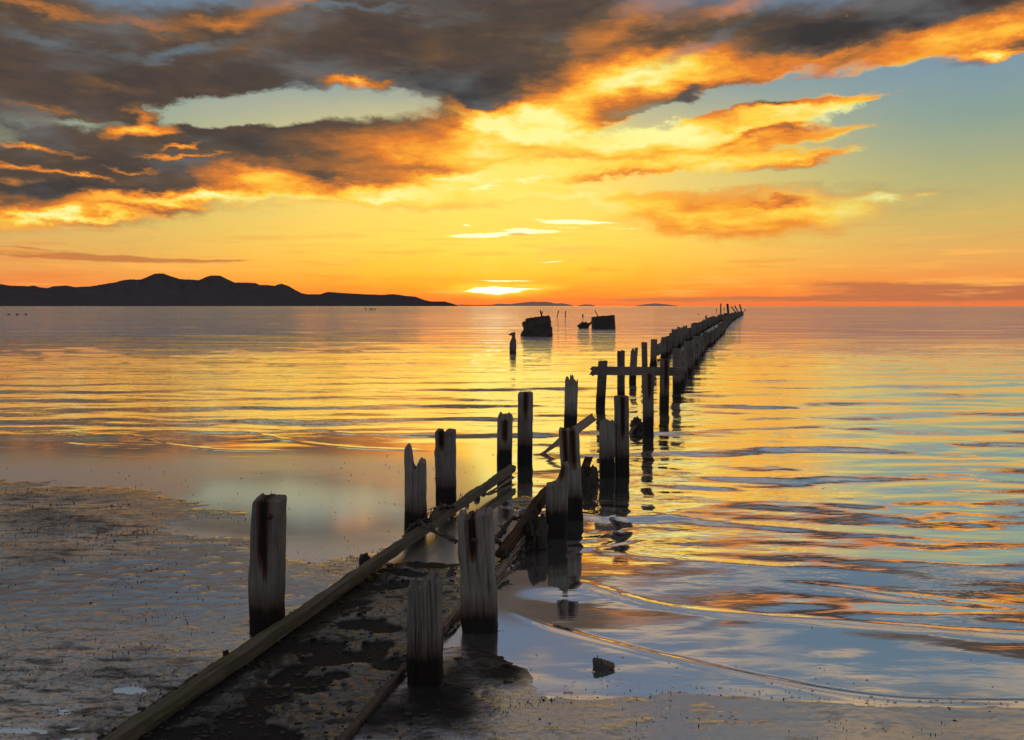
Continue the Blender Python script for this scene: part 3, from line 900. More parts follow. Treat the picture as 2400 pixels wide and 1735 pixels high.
# ------------------------------------------------------------------ algae bits on the mud (uncountable)
def scatter_bits():
    V, Fc = [], []
    cnt = 0
    N0 = 26000
    # sample uniformly in the picture's ground area, keep by mask
    d = 1.0 / rng.uniform(1 / 9.3, 1 / 2.9, N0 * 3)
    a = rng.uniform(math.radians(-32), math.radians(32), N0 * 3)
    x = d * np.tan(a)
    y = d
    Zm, wet_, silt_, crk_, blk_ = mud_shape(x, y)
    fx, fy, n1, n2, n3, M, is_left, in_strip = mud_fields(x, y)
    clump = sstep(fbm(x * 2.5, y * 4.5, 4, 201), 0.02, 0.38)
    dk = np.zeros_like(x)
    for (cx, cy, rx_, ry_, w_) in ((110, 1130, 280, 95, 0.5), (240, 1195, 190, 62, 1.2), (60, 1240, 200, 40, .6), (640, 1395, 140, 40, 0.7), (760, 1250, 160, 40, .9), (880, 1200, 80, 20, .9),
                                  (1900, 1545, 10, 10, 0), (1420, 1540, 420, 22, .9), (1200, 1560, 150, 50, .8), (1190, 1115, 150, 26, 1.2)):
        dk += w_ * np.clip(1 - np.hypot((fx - cx) / rx_, (fy - cy) / ry_), 0, 1)
    prob = np.where(Zm > -0.002, (0.05 + 0.55 * clump) * np.where(is_left, 0.5 + 1.4 * dk, np.where(in_strip, 0.35, 0.15 + 1.6 * dk)), 0.0)
    prob += np.where((Zm <= -0.002) & (Zm > -0.045), 0.03, 0)
    prob += np.where((Zm <= -0.04) & (fy > 1000) & (fx < 1100), 0.006 + 0.03 * clump, 0)
    keep = rng.rand(len(x)) < prob
    x, y, Zm = x[keep], y[keep], np.maximum(Zm[keep], 0)
    m = len(x)
    s = rng.uniform(0.0014, 0.0042, m) * (0.75 + y * 0.10)
    tall = rng.rand(m) < 0.35
    hh = np.where(tall, s * rng.uniform(1.6, 3.2, m), s * rng.uniform(0.5, 1.1, m))
    wx_ = np.where(tall, s * 0.55, s * rng.uniform(1.0, 2.6, m))
    th = rng.uniform(0, math.pi, m)
    base = np.stack([x, y, Zm - 0.001], -1)
    pts = []
    for k in range(4):
        an = th + k * math.pi / 2
        r = wx_ if k % 2 == 0 else s * 0.7
        pts.append(base + np.stack([np.cos(an) * r, np.sin(an) * r, np.zeros(m)], -1))
    topv = base + np.stack([rng.uniform(-1, 1, m) * s, rng.uniform(-1, 1, m) * s, hh + 0.001], -1)
    V = np.stack(pts + [topv], 1).reshape(-1, 3)
    i = np.arange(m)[:, None] * 5
    Fc = np.concatenate([i + np.array([[0, 1, 4]]), i + np.array([[1, 2, 4]]), i + np.array([[2, 3, 4]]), i + np.array([[3, 0, 4]])], 0)
    o = mesh_np('algae_bits', V, Fc, M_ALGAE, False)
    link(o, kind='stuff', label='tiny dark bits of algae scattered over the wet mud', category='algae')
scatter_bits()


def scatter_clods():
    r = np.random.RandomState(21)
    V, Fc = [], []
    m = 9000
    d = 1.0 / r.uniform(1 / 6.2, 1 / 2.95, m)
    a = r.uniform(math.radians(-28), math.radians(4), m)
    x, y = d * np.tan(a), d
    Zm, _w, _s, _c, bk = mud_shape(x, y)
    fx, fy, n1, n2, n3, M, il, ins = mud_fields(x, y)
    cl = sstep(fbm(x * 4, y * 7, 3, 401), 0.0, 0.4)
    smooth_r = (~il) & (~ins)
    keep = (Zm > -0.02) & (((ins) & (r.rand(m) < 0.05 + 0.35 * cl + 0.25 * bk)) | (smooth_r & (r.rand(m) < 0.30 * bk * (0.3 + cl))))
    x, y, Zm = x[keep], y[keep], Zm[keep]
    n_ = len(x)
    s = 0.0028 + 0.011 * r.rand(n_) ** 4
    icos = []
    ph = (1 + 5 ** .5) / 2
    for p in ((-1, ph, 0), (1, ph, 0), (-1, -ph, 0), (1, -ph, 0), (0, -1, ph), (0, 1, ph), (0, -1, -ph), (0, 1, -ph), (ph, 0, -1), (ph, 0, 1), (-ph, 0, -1), (-ph, 0, 1)):
        icos.append(np.array(p) / math.hypot(1, ph))
    icos = np.array(icos)
    tri = np.array([(0, 11, 5), (0, 5, 1), (0, 1, 7), (0, 7, 10), (0, 10, 11), (1, 5, 9), (5, 11, 4), (11, 10, 2), (10, 7, 6), (7, 1, 8), (3, 9, 4), (3, 4, 2), (3, 2, 6), (3, 6, 8), (3, 8, 9), (4, 9, 5), (2, 4, 11), (6, 2, 10), (8, 6, 7), (9, 8, 1)])
    P = icos[None] * r.uniform(0.6, 1.35, (n_, 12, 1)) * s[:, None, None] * np.stack([r.uniform(.8, 2.2, n_), r.uniform(.7, 1.3, n_), r.uniform(.4, .8, n_)], -1)[:, None, :]
    P = P + np.stack([x, y, Zm + 0.15 * s], -1)[:, None, :]
    Fc = (np.arange(n_) * 12)[:, None, None] + tri[None]
    o = mesh_np('mud_clods', P.reshape(-1, 3), Fc.reshape(-1, 3), M_WEED, False)
    link(o, kind='stuff', label='small black clods and rotten bits lying on the strip between the two rows', category='debris')
scatter_clods()


# ------------------------------------------------------------------ foam bubbles
def scatter_foam():
    r = np.random.RandomState(9)
    P = []
    for _ in range(110):
        x = r.uniform(1300, 2400)
        sh = np.interp(x / K, [1215, 1280, 1360, 1500, 1700, 1950, 2150, 2400], [1540, 1517, 1512, 1524, 1541, 1556, 1558, 1562]) * K
        P.append((x, sh + r.normal(-4, 7 if x < 2150 else 4)))
    for (cx, cy, sx, sy, m) in ((1560, 1692, 60, 12, 14), (1708, 1684, 12, 6, 12), (1490, 1728, 14, 6, 8), (1800, 1600, 300, 14, 16), (1560, 1560, 160, 18, 12), (900, 1100, 160, 20, 30)):
        for _ in range(m):
            P.append((r.normal(cx, sx), r.normal(cy, sy)))
    V, Fc = [], []
    for (x, y) in P:
        c = G(x, y)
        s = r.uniform(0.0012, 0.0042) * (0.7 + 0.12 * c.y)
        o_ = len(V)
        e = r.uniform(1, 2.2)
        for (rr_, zz) in ((1, 0.0005), (.75, .5), (.0, .75)):
            for k in range(6):
                a = math.pi * k / 3
                V.append((c.x + s * e * rr_ * math.cos(a), c.y + s * rr_ * math.sin(a), 0.003 + zz * s))
        for j in range(2):
            for k in range(6):
                Fc.append((o_ + j * 6 + k, o_ + j * 6 + (k + 1) % 6, o_ + (j + 1) * 6 + (k + 1) % 6, o_ + (j + 1) * 6 + k))
    o = mesh_np('foam_bubbles', np.array(V), np.array(Fc), M_FOAM, True)
    link(o, kind='stuff', label='pale specks of foam along the edge of the water', category='foam')
scatter_foam()


# ------------------------------------------------------------------ timber posts
def make_post(name, w, dep, height, prof, lean=(0, 0), twist=0.0, nx=10, ny=6, rings=14, seed=0, cracks=(), rough=0.003,
              mat=None, stains=(), wetline=0.12, below=0.35, flare=0.0, bulges=(), tip=0.004, taper=0.0):
    """square timber; prof(s) gives the top height for s in 0..1 across its front face"""
    r = np.random.RandomState(seed)
    sx = np.linspace(0, 1, nx)
    sy = np.linspace(0, 1, ny)
    H = np.array([prof(s) for s in sx])
    # perimeter, counter clockwise from front left
    per = [(i, 0) for i in range(nx)] + [(nx - 1, j) for j in range(1, ny)] + [(i, ny - 1) for i in range(nx - 2, -1, -1)] + [(0, j) for j in range(ny - 2, 0, -1)]
    ch = 0.035

    def pos(i, j, z, zt):
        x, y = sx[i] - 0.5, sy[j] - 0.5
        # soften corners
        cxn, cyn = abs(x) * 2, abs(y) * 2
        k = max(0.0, cxn + cyn - 1.86)
        x *= 1 - k * 0.5
        y *= 1 - k * 0.5
        t = z / max(height, 1e-3)
        X_, Y_ = x * w, y * dep
        # grain relief, running up the post
        gx = gn(np.array([sx[i] * 7 + seed * 3.1]), np.array([z * 2.2 + j * .3]), seed)[0]
        gz = gn(np.array([z * 9.0 + seed]), np.array([i * 0.33 + j * 0.57]), seed + 5)[0]
        X_ += rough * gz * (1 if i in (0, nx - 1) else 0.3) * 1.4
        if j in (0, ny - 1):
            Y_ -= (1 if j == 0 else -1) * rough * (gx * 1.2 - 0.3)
            for (cs, wd, dp, z0, z1) in cracks:
                c2 = cs + 0.03 * math.sin(z * 7 + seed)
                e = math.exp(-((sx[i] - c2) / wd) ** 2)
                if z0 < z < z1 + 0.1:
                    fz = min(1, (z - z0) / 0.12)
                    Y_ += (1 if j == 0 else -1) * 0.7 * dp * e * max(0, fz)
        for (side_, zc, zr, amt) in bulges:
            if (side_ < 0 and i == 0) or (side_ > 0 and i == nx - 1):
                X_ += side_ * amt * math.exp(-((z - zc) / zr) ** 2)
        X_ *= 1 + flare * max(0, 1 - z / 0.2) - taper * t
        X_ += lean[0] * t
        Y_ += lean[1] * t
        c_, s_ = math.cos(twist), math.sin(twist)
        return (X_ * c_ - Y_ * s_, X_ * s_ + Y_ * c_, z)

    V, st = [], []
    zf = np.concatenate([[-below / max(height, .01)], np.linspace(0, 1, rings)])
    def stain_at(s, z, front=True):
        v = 0.0
        for (cs, hw, z0, z1) in stains:
            u = abs(s - cs) / hw
            if z0 <= z <= z1 + 0.05:
                e = min(1, (z - z0) / max(0.35 * (z1 - z0), .01))
                v = max(v, (1 - u) * 1.3 * e if u < 1 else 0)
        return v if front else 0.4 * v
    for q_, f in enumerate(zf):
        for (i, j) in per:
            Ht = H[i]
            if f < 0:
                z = -below
            else:
                zc = f * height
                z = f * Ht if f > 0.75 else min(zc, Ht)
                if f > 0.75:
                    z = 0.75 * min(height, Ht) + (f - 0.75) / 0.25 * (Ht - 0.75 * min(height, Ht))
                else:
                    z = f * min(height, Ht)
            V.append(pos(i, j, z, Ht))
            st.append(stain_at(sx[i], z, j == 0))
    np_ = len(per)
    Fc = []
    for k in range(len(zf) - 1):
        for m in range(np_):
            a, b = k * np_ + m, k * np_ + (m + 1) % np_
            Fc.append((a, b, b + np_, a + np_))
    # top surface
    base_i = len(V)
    idx = {}
    last = (len(zf) - 1) * np_
    for m, (i, j) in enumerate(per):
        idx[(i, j)] = last + m
    for i in range(1, nx - 1):
        for j in range(1, ny - 1):
            zt = H[i] + tip * r.uniform(-1, 1) + 0.003 + 0.25 * tip * j
            x, y, _ = pos(i, j, height, zt)
            idx[(i, j)] = len(V)
            V.append((x, y, zt))
            st.append(stain_at(sx[i], zt, True) * .8)
    for i in range(nx - 1):
        for j in range(ny - 1):
            Fc.append((idx[(i, j)], idx[(i + 1, j)], idx[(i + 1, j + 1)], idx[(i, j + 1)]))
    o = mesh_np(name, np.array(V), np.array(Fc), mat or M_POST, True, {'stain': np.array(st), 'wetline': np.full(len(V), wetline)})
    # keep cut edges crisp
    import_edges(o)
    return o


def import_edges(o):
    me = o.data
    try:
        me.set_sharp_from_angle(angle=math.radians(38))
    except Exception:
        pass


def post_px(label, top, basepx, yb, prof, rot=0.0, group='timber posts of the ruined pier', **kw):
    """post measured in photo pixels: (left,right) at top and base, base row, top profile [(s, y)]"""
    Yf = G(0.5 * (basepx[0] + basepx[1]), yb).y
    wpx = 0.5 * ((top[1] - top[0]) + (basepx[1] - basepx[0]))
    xm = 0.5 * (basepx[0] + basepx[1])
    tanv = abs((xm - CX) / F_PX * 1.0 + rot)
    w = wpx / F_PX * Yf / (1 + 0.8 * tanv)
    Yc = Yf + w * 0.5
    X0 = x_at(Yc, 0, xm)
    ymean = np.mean([p[1] for p in prof])
    ht = z_at(Yc, min(p[1] for p in prof))
    X1 = x_at(Yc, ht, 0.5 * (top[0] + top[1]))
    ss_ = [p[0] for p in prof]
    zz = [z_at(Yf + 0.02, p[1]) for p in prof]
    sd_ = int(xm * 7 + yb)
    rr = np.random.RandomState(sd_)
    jag = kw.pop('jag', 0.002)
    jn = rr.uniform(-1, 1, 60)

    def f(s):
        return float(np.interp(s, ss_, zz)) + jag * float(np.interp(s * 14, range(60), jn))
    kw.setdefault('cracks', ())
    kw.setdefault('wetline', rr.uniform(-.02, .025) + float(np.interp(Yf, [3.6, 4.3, 5.5, 6.3, 8, 12, 25], [0.115, 0.115, 0.13, 0.20, 0.20, 0.2, 0.17])))
    o = make_post('timber_post', w, w * kw.pop('depk', 0.95), ht, f, lean=(X1 - X0, 0.0), twist=rot, seed=sd_ % 997, **kw)
    o.location = (X0, Yc, 0)
    link(o, label=label, category='post', group=group)
    return o


def bolt_on(post, px, py, r=0.011):
    Yb = post.location.y - 0.5 * post.dimensions.y - 0.004
    p = pt(px, py, Yb)
    V, Fc = [], []
    for (yy, rr_) in ((0.012, r * 1.9), (-0.002, r * 1.9), (-0.003, r), (-0.012, r), (-0.013, r * .6)):
        for k in range(8):
            a = math.pi * k / 4
            V.append((rr_ * math.cos(a), yy, rr_ * math.sin(a)))
    for j in range(4):
        for k in range(8):
            Fc.append((j * 8 + k, j * 8 + (k + 1) % 8, (j + 1) * 8 + (k + 1) % 8, (j + 1) * 8 + k))
    o = mesh_np('bolt', np.array(V), np.array(Fc), M_IRON, False)
    C.objects.link(o)
    o.parent = post
    o.location = p - post.location


HI = dict(nx=26, ny=9, rings=26)
MD = dict(nx=20, ny=7, rings=18)
LO = dict(nx=12, ny=5, rings=12)
PA = post_px('stout grey square post alone left of the long beam, dark rust streak down its face', (590, 673), (581, 672), 1487,
        [(0, 1183), (.06, 1176), (.14, 1173), (.42, 1177), (.46, 1174), (.8, 1174), (.95, 1175), (1, 1177)], 0.0,
        stains=((0.42, 0.27, 0.28, 0.70), (0.50, 0.13, 0.22, 0.6)), cracks=((0.33, .03, .006, 0.1, .7), (0.72, .02, .004, 0.3, .7)), bulges=((-1, 0.25, 0.2, 0.010),), **HI)
post_px('broken grey post with a tall thin spike on its left, weed heaped at its foot', (947, 1001), (947, 1001), 1256,
        [(0, 1054), (.05, 1048), (.22, 1050), (.30, 1062), (.37, 1092), (.42, 1100), (.48, 1103), (.56, 1098), (.66, 1087), (.75, 1081), (.84, 1085), (.93, 1083), (1, 1092)], -0.02,
        cracks=((0.44, .04, .016, 0.1, .8), (.7, .02, .005, 0.05, .5)), jag=.007, **HI)
post_px('thick grey post beside the forked one, notched top with brown stain below the notch', (1021, 1068), (1018, 1073), 1200,
        [(0, 1013), (.3, 1012), (.36, 1016), (.42, 1020), (.48, 1016), (.56, 1013), (.7, 1012), (1, 1013)], -0.06,
        stains=((0.33, 0.24, 0.46, 0.70),), cracks=((0.38, .03, .012, 0.42, .8),), bulges=((-1, 0.46, 0.03, 0.008),), **HI)
post_px('slender grey post behind the raised end of the long beam, ragged top', (1166, 1201), (1163, 1201), 1102,
        [(0, 985), (.08, 975), (.22, 970), (.34, 973), (.45, 977), (.6, 973), (.8, 971), (.9, 975), (1, 976)], 0.03, stains=((.5, .3, .25, .45),), jag=.008, **MD)
post_px('tall straight grey post standing clear in the water right of the beam end', (1214, 1249), (1211, 1249), 1090,
        [(0, 927), (.1, 922), (.5, 922), (1, 922)], 0.03, stains=((.5, .22, .4, .95),), cracks=((.35, .02, .006, .1, .5), (.62, .02, .005, .1, .45)), **MD)
post_px('post with a splintered crown of sharp spikes behind the slanting board', (1324, 1356), (1321, 1352), 1010,
        [(0, 893), (.08, 886), (.22, 884), (.3, 890), (.36, 899), (.40, 884), (.44, 878), (.48, 890), (.55, 880), (.6, 878), (.66, 889), (.75, 893), (.85, 897), (.93, 900), (.97, 890), (1, 893)], 0.0,
        jag=.014, **dict(MD, nx=32))
post_px('large leaning grey post with rusty split face, behind the notched stump', (1309, 1357), (1319, 1368), 1222,
        [(0, 1013), (.06, 1010), (1, 1010)], -0.03, stains=((0.27, 0.2, 0.36, 0.66), (0.66, 0.22, 0.36, 0.66)), cracks=((0.48, .035, .018, 0.3, .8),), **HI)
post_px('dark footed post cut away to a curved notch, thin horn left standing on its right', (1281, 1336), (1277, 1327), 1264,
        [(0, 1141), (.2, 1140), (.34, 1137), (.45, 1132), (.55, 1123), (.62, 1113), (.67, 1098), (.72, 1092), (.85, 1090), (1, 1095)], 0.0,
        stains=((0.62, 0.25, 0.38, 0.62),), cracks=((.3, .02, .006, .1, .5), (.5, .02, .006, .1, .4)), jag=.006, **HI)
PB = post_px('big weathered post nearest the right water, deep cracks and a dark rusty bolt hole', (1071, 1156), (1081, 1171), 1487,
        [(0, 1219), (.06, 1213), (.2, 1214), (.25, 1226), (.29, 1219), (.42, 1216), (.47, 1221), (.52, 1213), (.62, 1210), (.78, 1208), (.81, 1213), (.85, 1207), (.96, 1207), (1, 1212)], -0.03,
        stains=((0.42, 0.18, 0.33, 0.58),), cracks=((0.25, .03, .018, 0.15, .8), (0.50, .035, .020, 0.18, .8), (.79, .025, .012, .1, .8), (.4, .02, .008, .2, .5), (.65, .02, .006, .0, .5)),
        rough=.006, **dict(HI, nx=40, rings=30))
post_px('low greenish grey post nearest the camera, top broken higher on its right', (953, 1037), (951, 1044), 1610,
        [(0, 1387), (.06, 1384), (.3, 1384), (.42, 1380), (.5, 1373), (.60, 1370), (.63, 1360), (.7, 1358), (.78, 1363), (.84, 1366), (.93, 1362), (1, 1370)], -0.03,
        cracks=((0.12, .018, .007, 0.0, .6), (0.24, .018, .008, 0.0, .6), (.36, .018, .008, .05, .6), (.5, .02, .009, .1, .6), (.62, .016, .008, .05, .6), (.72, .02, .009, .05, .6), (.88, .016, .006, .05, .6)), rough=.006, jag=.006, **dict(HI, nx=44, rings=26))
post_px('shorter post of the touching pair right of the leaning one, ragged top', (1404, 1441), (1403, 1442), 1122,
        [(0, 993), (.3, 989), (.42, 985), (.5, 988), (.65, 990), (.8, 990), (.9, 987), (1, 990)], 0.03, jag=.006, **MD)
post_px('taller post of the touching pair, flat topped, standing in rippled water', (1438, 1475), (1440, 1476), 1117,
        [(0, 934), (.06, 931), (1, 931)], 0.03, stains=((.5, .25, .3, .72),), **MD)
FR_L = post_px('left upright of the wooden frame, carrying the splintered end of the rail', (1402, 1424), (1395, 1419), 956,
        [(0, 850), (.08, 846), (.2, 849), (.3, 846), (.42, 849), (.5, 847), (1, 847)], 0.02, mat=M_FAR, **LO)
post_px('post rising behind the rail just right of the frame left upright, chipped top', (1446, 1465), (1446, 1465), 944,
        [(0, 826), (.1, 823), (.45, 825), (.5, 822), (1, 823)], 0.02, mat=M_FAR, **LO)
post_px('post leaning right behind the rail with its top split into two prongs', (1478, 1496), (1474, 1491), 893,
        [(0, 826), (.25, 817), (.40, 817), (.46, 829), (.56, 829), (.62, 816), (1, 816)], 0.0, mat=M_FAR, **dict(LO, nx=18))
post_px('slim flat topped post behind the middle of the rail', (1503, 1517), (1504, 1519), 880,
        [(0, 804), (.1, 803), (1, 803)], 0.0, mat=M_FAR, **LO)
post_px('thick post cut off just beneath the rail, rotten lump on its left foot', (1506, 1533), (1505, 1533), 1020,
        [(0, 879), (.1, 877), (1, 877)], 0.03, mat=M_FAR, stains=((.55, .3, .4, .8),), **LO)
post_px('post with a stepped side behind the rail, second from the frame right upright', (1526, 1540), (1522, 1540), 862,
        [(0, 797), (.1, 796), (1, 796)], 0.0, mat=M_FAR, flare=.2, **LO)
post_px('post with a slot through its head, directly behind the frame right upright', (1550, 1562), (1547, 1561), 845,
        [(0, 791), (.25, 790), (.4, 792), (.5, 790), (1, 791)], 0.0, mat=M_FAR, **LO)
FR_R = post_px('right upright of the wooden frame, dark stain down its face', (1547, 1570), (1544, 1569), 957,
        [(0, 845), (.1, 843), (1, 843)], 0.03, mat=M_FAR, stains=((.55, .3, .2, .8),), **LO)
post_px('post at the far right end of the rail, in front of the dense row', (1576, 1597), (1575, 1598), 920,
        [(0, 820), (.1, 817), (.6, 818), (1, 819)], 0.03, mat=M_FAR, **LO)

bolt_on(PA, 632, 1212, .007)
bolt_on(PB, 1110, 1268, .008)
frame = bpy.data.objects.new('wooden_frame', None)
frame.location = (G(1480, 956).x, G(1480, 956).y, 0)
link(frame, label='wooden frame of two uprights joined by one heavy horizontal rail', category='frame')


def into_frame(o, nm):
    o.name = nm
    for k_ in ('label', 'category', 'group'):
        if k_ in o:
            del o[k_]
    o.parent = frame
    o.matrix_parent_inverse = Matrix.Translation(frame.location).inverted()


into_frame(FR_L, 'upright')
into_frame(FR_R, 'upright')
# far rows
protos = []
for k in range(10):
    rr = np.random.RandomState(300 + k)
    w = 0.20 + 0.05 * rr.rand()
    hgt = 0.80
    kn = rr.uniform(-1, 1, 8)
    slope = rr.uniform(-0.03, 0.03)
    def pf(s, kn=kn, slope=slope, k=k):
        v = hgt + 0.012 * float(np.interp(s * 7, range(8), kn)) + slope * (s - .5)
        if k % 4 == 1 and 0.4 < s < 0.6:
            v -= 0.07
        if k % 5 == 2:
            v -= 0.10 * max(0, s - 0.6)
        return v
    me_o = make_post('timber_post', w, w, hgt, pf, lean=(rr.uniform(-.04, .04), 0), twist=-0.25 + rr.uniform(-.08, .08), nx=7, ny=4, rings=5, seed=300 + k, mat=M_FAR, rough=.008, wetline=0.17)
    protos.append(me_o.data)


def along(px_line, y0, y1, spacing, seed):
    W_ = [G(*p)[:2] for p in px_line]
    r = random.Random(seed)
    out = []
    y = y0
    ys = [p[1] for p in W_]
    xs = [p[0] for p in W_]
    while y < y1:
        out.append((float(np.interp(y, ys, xs)), y))
        y += spacing(y) * r.uniform(0.8, 1.2)
    return out


left_line = [(1549, 842), (1580, 822), (1598, 807), (1631, 789), (1660, 770), (1685, 756), (1705, 748), (1722, 742), (1740, 738)]
right_line = [(1585, 918), (1604, 880), (1618, 861), (1632, 842), (1648, 824), (1660, 811), (1673, 803), (1690, 786), (1703, 767), (1713, 756), (1726, 747), (1741, 738.6)]
rnd = random.Random(8)


NTH = ['first', 'second', 'third', 'fourth', 'fifth', 'sixth', 'seventh', 'eighth', 'ninth', 'tenth', 'eleventh', 'twelfth']


def row(line, y0, y1, spacing, seed, hfun, label, side_):
    for k, (x, y) in enumerate(along(line, y0, y1, spacing, seed)):
        o = bpy.data.objects.new('timber_post', rnd.choice(protos))
        hh = hfun(y)
        o.location = (x + rnd.uniform(-.05, .05), y, 0)
        o.rotation_euler = (rnd.uniform(-.03, .03), rnd.uniform(-.04, .04), rnd.choice((0, 0, math.pi)) + rnd.uniform(-.1, .1))
        o.scale = (rnd.uniform(.8, 1.15), rnd.uniform(.8, 1.1), hh / 0.8)
        lab = '%s post from the near end of the %s dense row' % (NTH[k], side_) if k < 12 else label
        link(o, label=lab, category='post', group='posts of the %s dense row running to the horizon' % side_)


def h_left(y):
    tops = np.interp(y, [26, 29, 30, 34, 40, 47, 60, 80, 110, 160], [.62, .62, .72, .72, .74, .70, .72, .70, .75, .62])
    return float(tops) * rnd.uniform(0.72, 1.08)


def h_right(y):
    tops = np.interp(y, [18, 22, 30, 40, 50, 60, 100, 160], [.62, .70, .62, .60, .66, .70, .75, .6])
    return float(tops) * rnd.uniform(0.75, 1.08)


row(left_line, 28.4, 160, lambda y: 1.25 + y * 0.006, 1, h_left, 'far dark post beyond the twelfth in the left dense row receding to the horizon', 'left')
row(right_line, 18.0, 158, lambda y: 1.15 + y * 0.006, 2, h_right, 'far dark post beyond the twelfth in the right dense row receding to the horizon', 'right')


# ------------------------------------------------------------------ beams, planks, rails
def make_beam(name, p0, p1, w, h, mat, seg=40, seed=0, rough=0.004, up=(0, 0, 1), splint0=0.0, splint1=0.0, wprof=None, roll=0.0):
    """timber from p0 to p1 (centre of its underside); local x runs along it"""
    p0, p1 = Vector(p0), Vector(p1)
    d = p1 - p0
    Lb = d.length
    ex = d.normalized()
    ey = Vector(up).cross(ex).normalized()
    ez = ex.cross(ey)
    R = Matrix((ex, ey, ez)).transposed()
    r = np.random.RandomState(seed)
    prof2 = [(-.5, 0), (-.25, 0), (0, 0), (.25, 0), (.5, 0), (.5, .35), (.5, .7), (.46, .97), (.25, 1), (0, 1.0), (-.25, 1), (-.46, .97), (-.5, .7), (-.5, .35)]
    V, Fc = [], []
    m = len(prof2)
    e0 = r.uniform(0, 1, m) * splint0
    e1 = r.uniform(0, 1, m) * splint1
    for i in range(seg + 1):
        t = i / seg
        for k, (a, b) in enumerate(prof2):
            x = t * Lb
            if i < 2:
                x = x - e0[k] * (1 - i / 2)
            if i > seg - 2:
                x = x + e1[k] * (1 - (seg - i) / 2)
            nn = gn(np.array([x * 2.2 + seed]), np.array([k * 0.45]), seed)[0] + 0.5 * gn(np.array([x * 9 + seed]), np.array([k * 0.7]), seed + 1)[0]
            ww = w * (wprof(t) if wprof else 1)
            bow = 0.012 * math.sin(3.1 * t + seed) * (1 if Lb > 2 else 0)
            V.append((x, a * ww + bow + rough * nn * (1 if abs(a) > .4 else 0), b * h + rough * nn * (1 if b > .5 else .3)))
    for i in range(seg):
        for k in range(m):
            a, b = i * m + k, i * m + (k + 1) % m
            Fc.append((a, b, b + m, a + m))
    for s_, off in ((0, 0), (1, seg * m)):
        cidx = len(V)
        c = np.mean([V[off + k] for k in range(m)], 0)
        V.append(tuple(c))
        for k in range(m):
            a, b = off + k, off + (k + 1) % m
            Fc.append((b, a, cidx, cidx) if s_ == 0 else (a, b, cidx, cidx))
    me = bpy.data.meshes.new(name)
    Fl = [tuple(dict.fromkeys(f)) for f in Fc]
    me.from_pydata([tuple(v) for v in V], [], Fl)
    me.polygons.foreach_set('use_smooth', np.ones(len(Fl), bool))
    me.materials.append(mat)
    at_ = me.attributes.new('stain', 'FLOAT', 'POINT')
    me.update()
    o = bpy.data.objects.new(name, me)
    import_edges(o)
    o.matrix_world = Matrix.Translation(p0) @ R.to_4x4() @ Matrix.Rotation(roll, 4, 'X')
    return o


def tag(o, label, cat, group=None):
    o['label'] = label
    o['category'] = cat
    if group:
        o['group'] = group
    return o


# the long beam left of the strip: underside line on the ground
b0, b1 = Vector((-1.655, 2.60, -0.02)), Vector((-0.04, 8.25, 0.0))
A = G(287, 1735); B = G(685, 1478); Cc = G(1078, 1243)
dirb = (Cc - A).normalized()
U0, U1 = G(244, 1723, 0.048), pt(1196, 1090, 8.1)
ub = (U1 - U0).normalized()
rn = Vector((ub.y, -ub.x, 0)).normalized()
b0 = U0 - ub * 0.7 + rn * 0.031 + Vector((0, 0, -0.056))
b1 = U1 + rn * 0.031 + Vector((0, 0, -0.056))
for _q in (0.3, 0.5, 0.7):
    _p = U0.lerp(U1, _q)
    print('beam edge', project(_p.x, _p.y, _p.z))
beam = make_beam('long_beam', b0, b1, 0.062, 0.056, M_BEAM, 220, 11, 0.007, splint1=0.03)
link(beam)
tag(beam, 'long mossy squared beam running diagonally over the mud from the bottom left corner', 'beam')
pl = make_beam('splintered_plank', G(1145, 1158, 0.0), pt(1200, 1122, 8.0), 0.03, 0.010, M_PLANK, 24, 12, 0.005, splint1=0.10, splint0=.05)
link(pl)
tag(pl, 'pale splintered plank wedged under the raised end of the long beam', 'plank')

# right hand sill planks
def ground_plank(a, b, w, h, mat, seed, label, z0=-0.005, z1=-0.005, **kw):
    pa, pb = G(*a), G(*b)
    pa.z, pb.z = z0, z1
    o = make_beam('sill_plank', pa, pb, w, h, mat, 30, seed, 0.004, **kw)
    link(o)
    tag(o, label, 'plank')
    return o


ground_plank((1160, 1362), (1228, 1285), 0.032, 0.04, M_PLANK, 21, 'thin pale plank slanting out of the water right of the big cracked post', z0=0.0, z1=0.02, splint1=.05)
ground_plank((1040, 1487), (1082, 1428), 0.03, 0.05, M_PLANK, 22, 'short narrow plank showing between the two nearest posts', splint0=.04)
ground_plank((785, 1765), (950, 1572), 0.030, 0.035, M_FAR, 23, 'half buried plank leading from the bottom edge to the nearest low post', splint0=.04)
lb = make_beam('rotten_beam', G(1180, 1305, 0.015), pt(1285, 1160, 6.35), 0.06, 0.065, M_RUST, 40, 24, 0.012, splint0=.06, splint1=.03)
link(lb)
tag(lb, 'reddish rotten beam sloping up to the notched post', 'beam')

# the rail on the frame
Yr = G(1407, 955).y + 0.27
rail = make_beam('frame_rail', pt(1392, 879, Yr), pt(1602, 881, Yr), 0.06, 0.137, M_RAIL, 60, 31, 0.006, splint0=0.08, splint1=0.02)
link(rail)
into_frame(rail, 'rail')
chip = make_beam('broken_rail_end', pt(1392.5, 880, Yr - 0.04), pt(1402, 876, Yr - .04), 0.03, 0.03, M_RAIL, 8, 32, 0.004, splint0=0.05)
link(chip); into_frame(chip, 'rail_splinter')

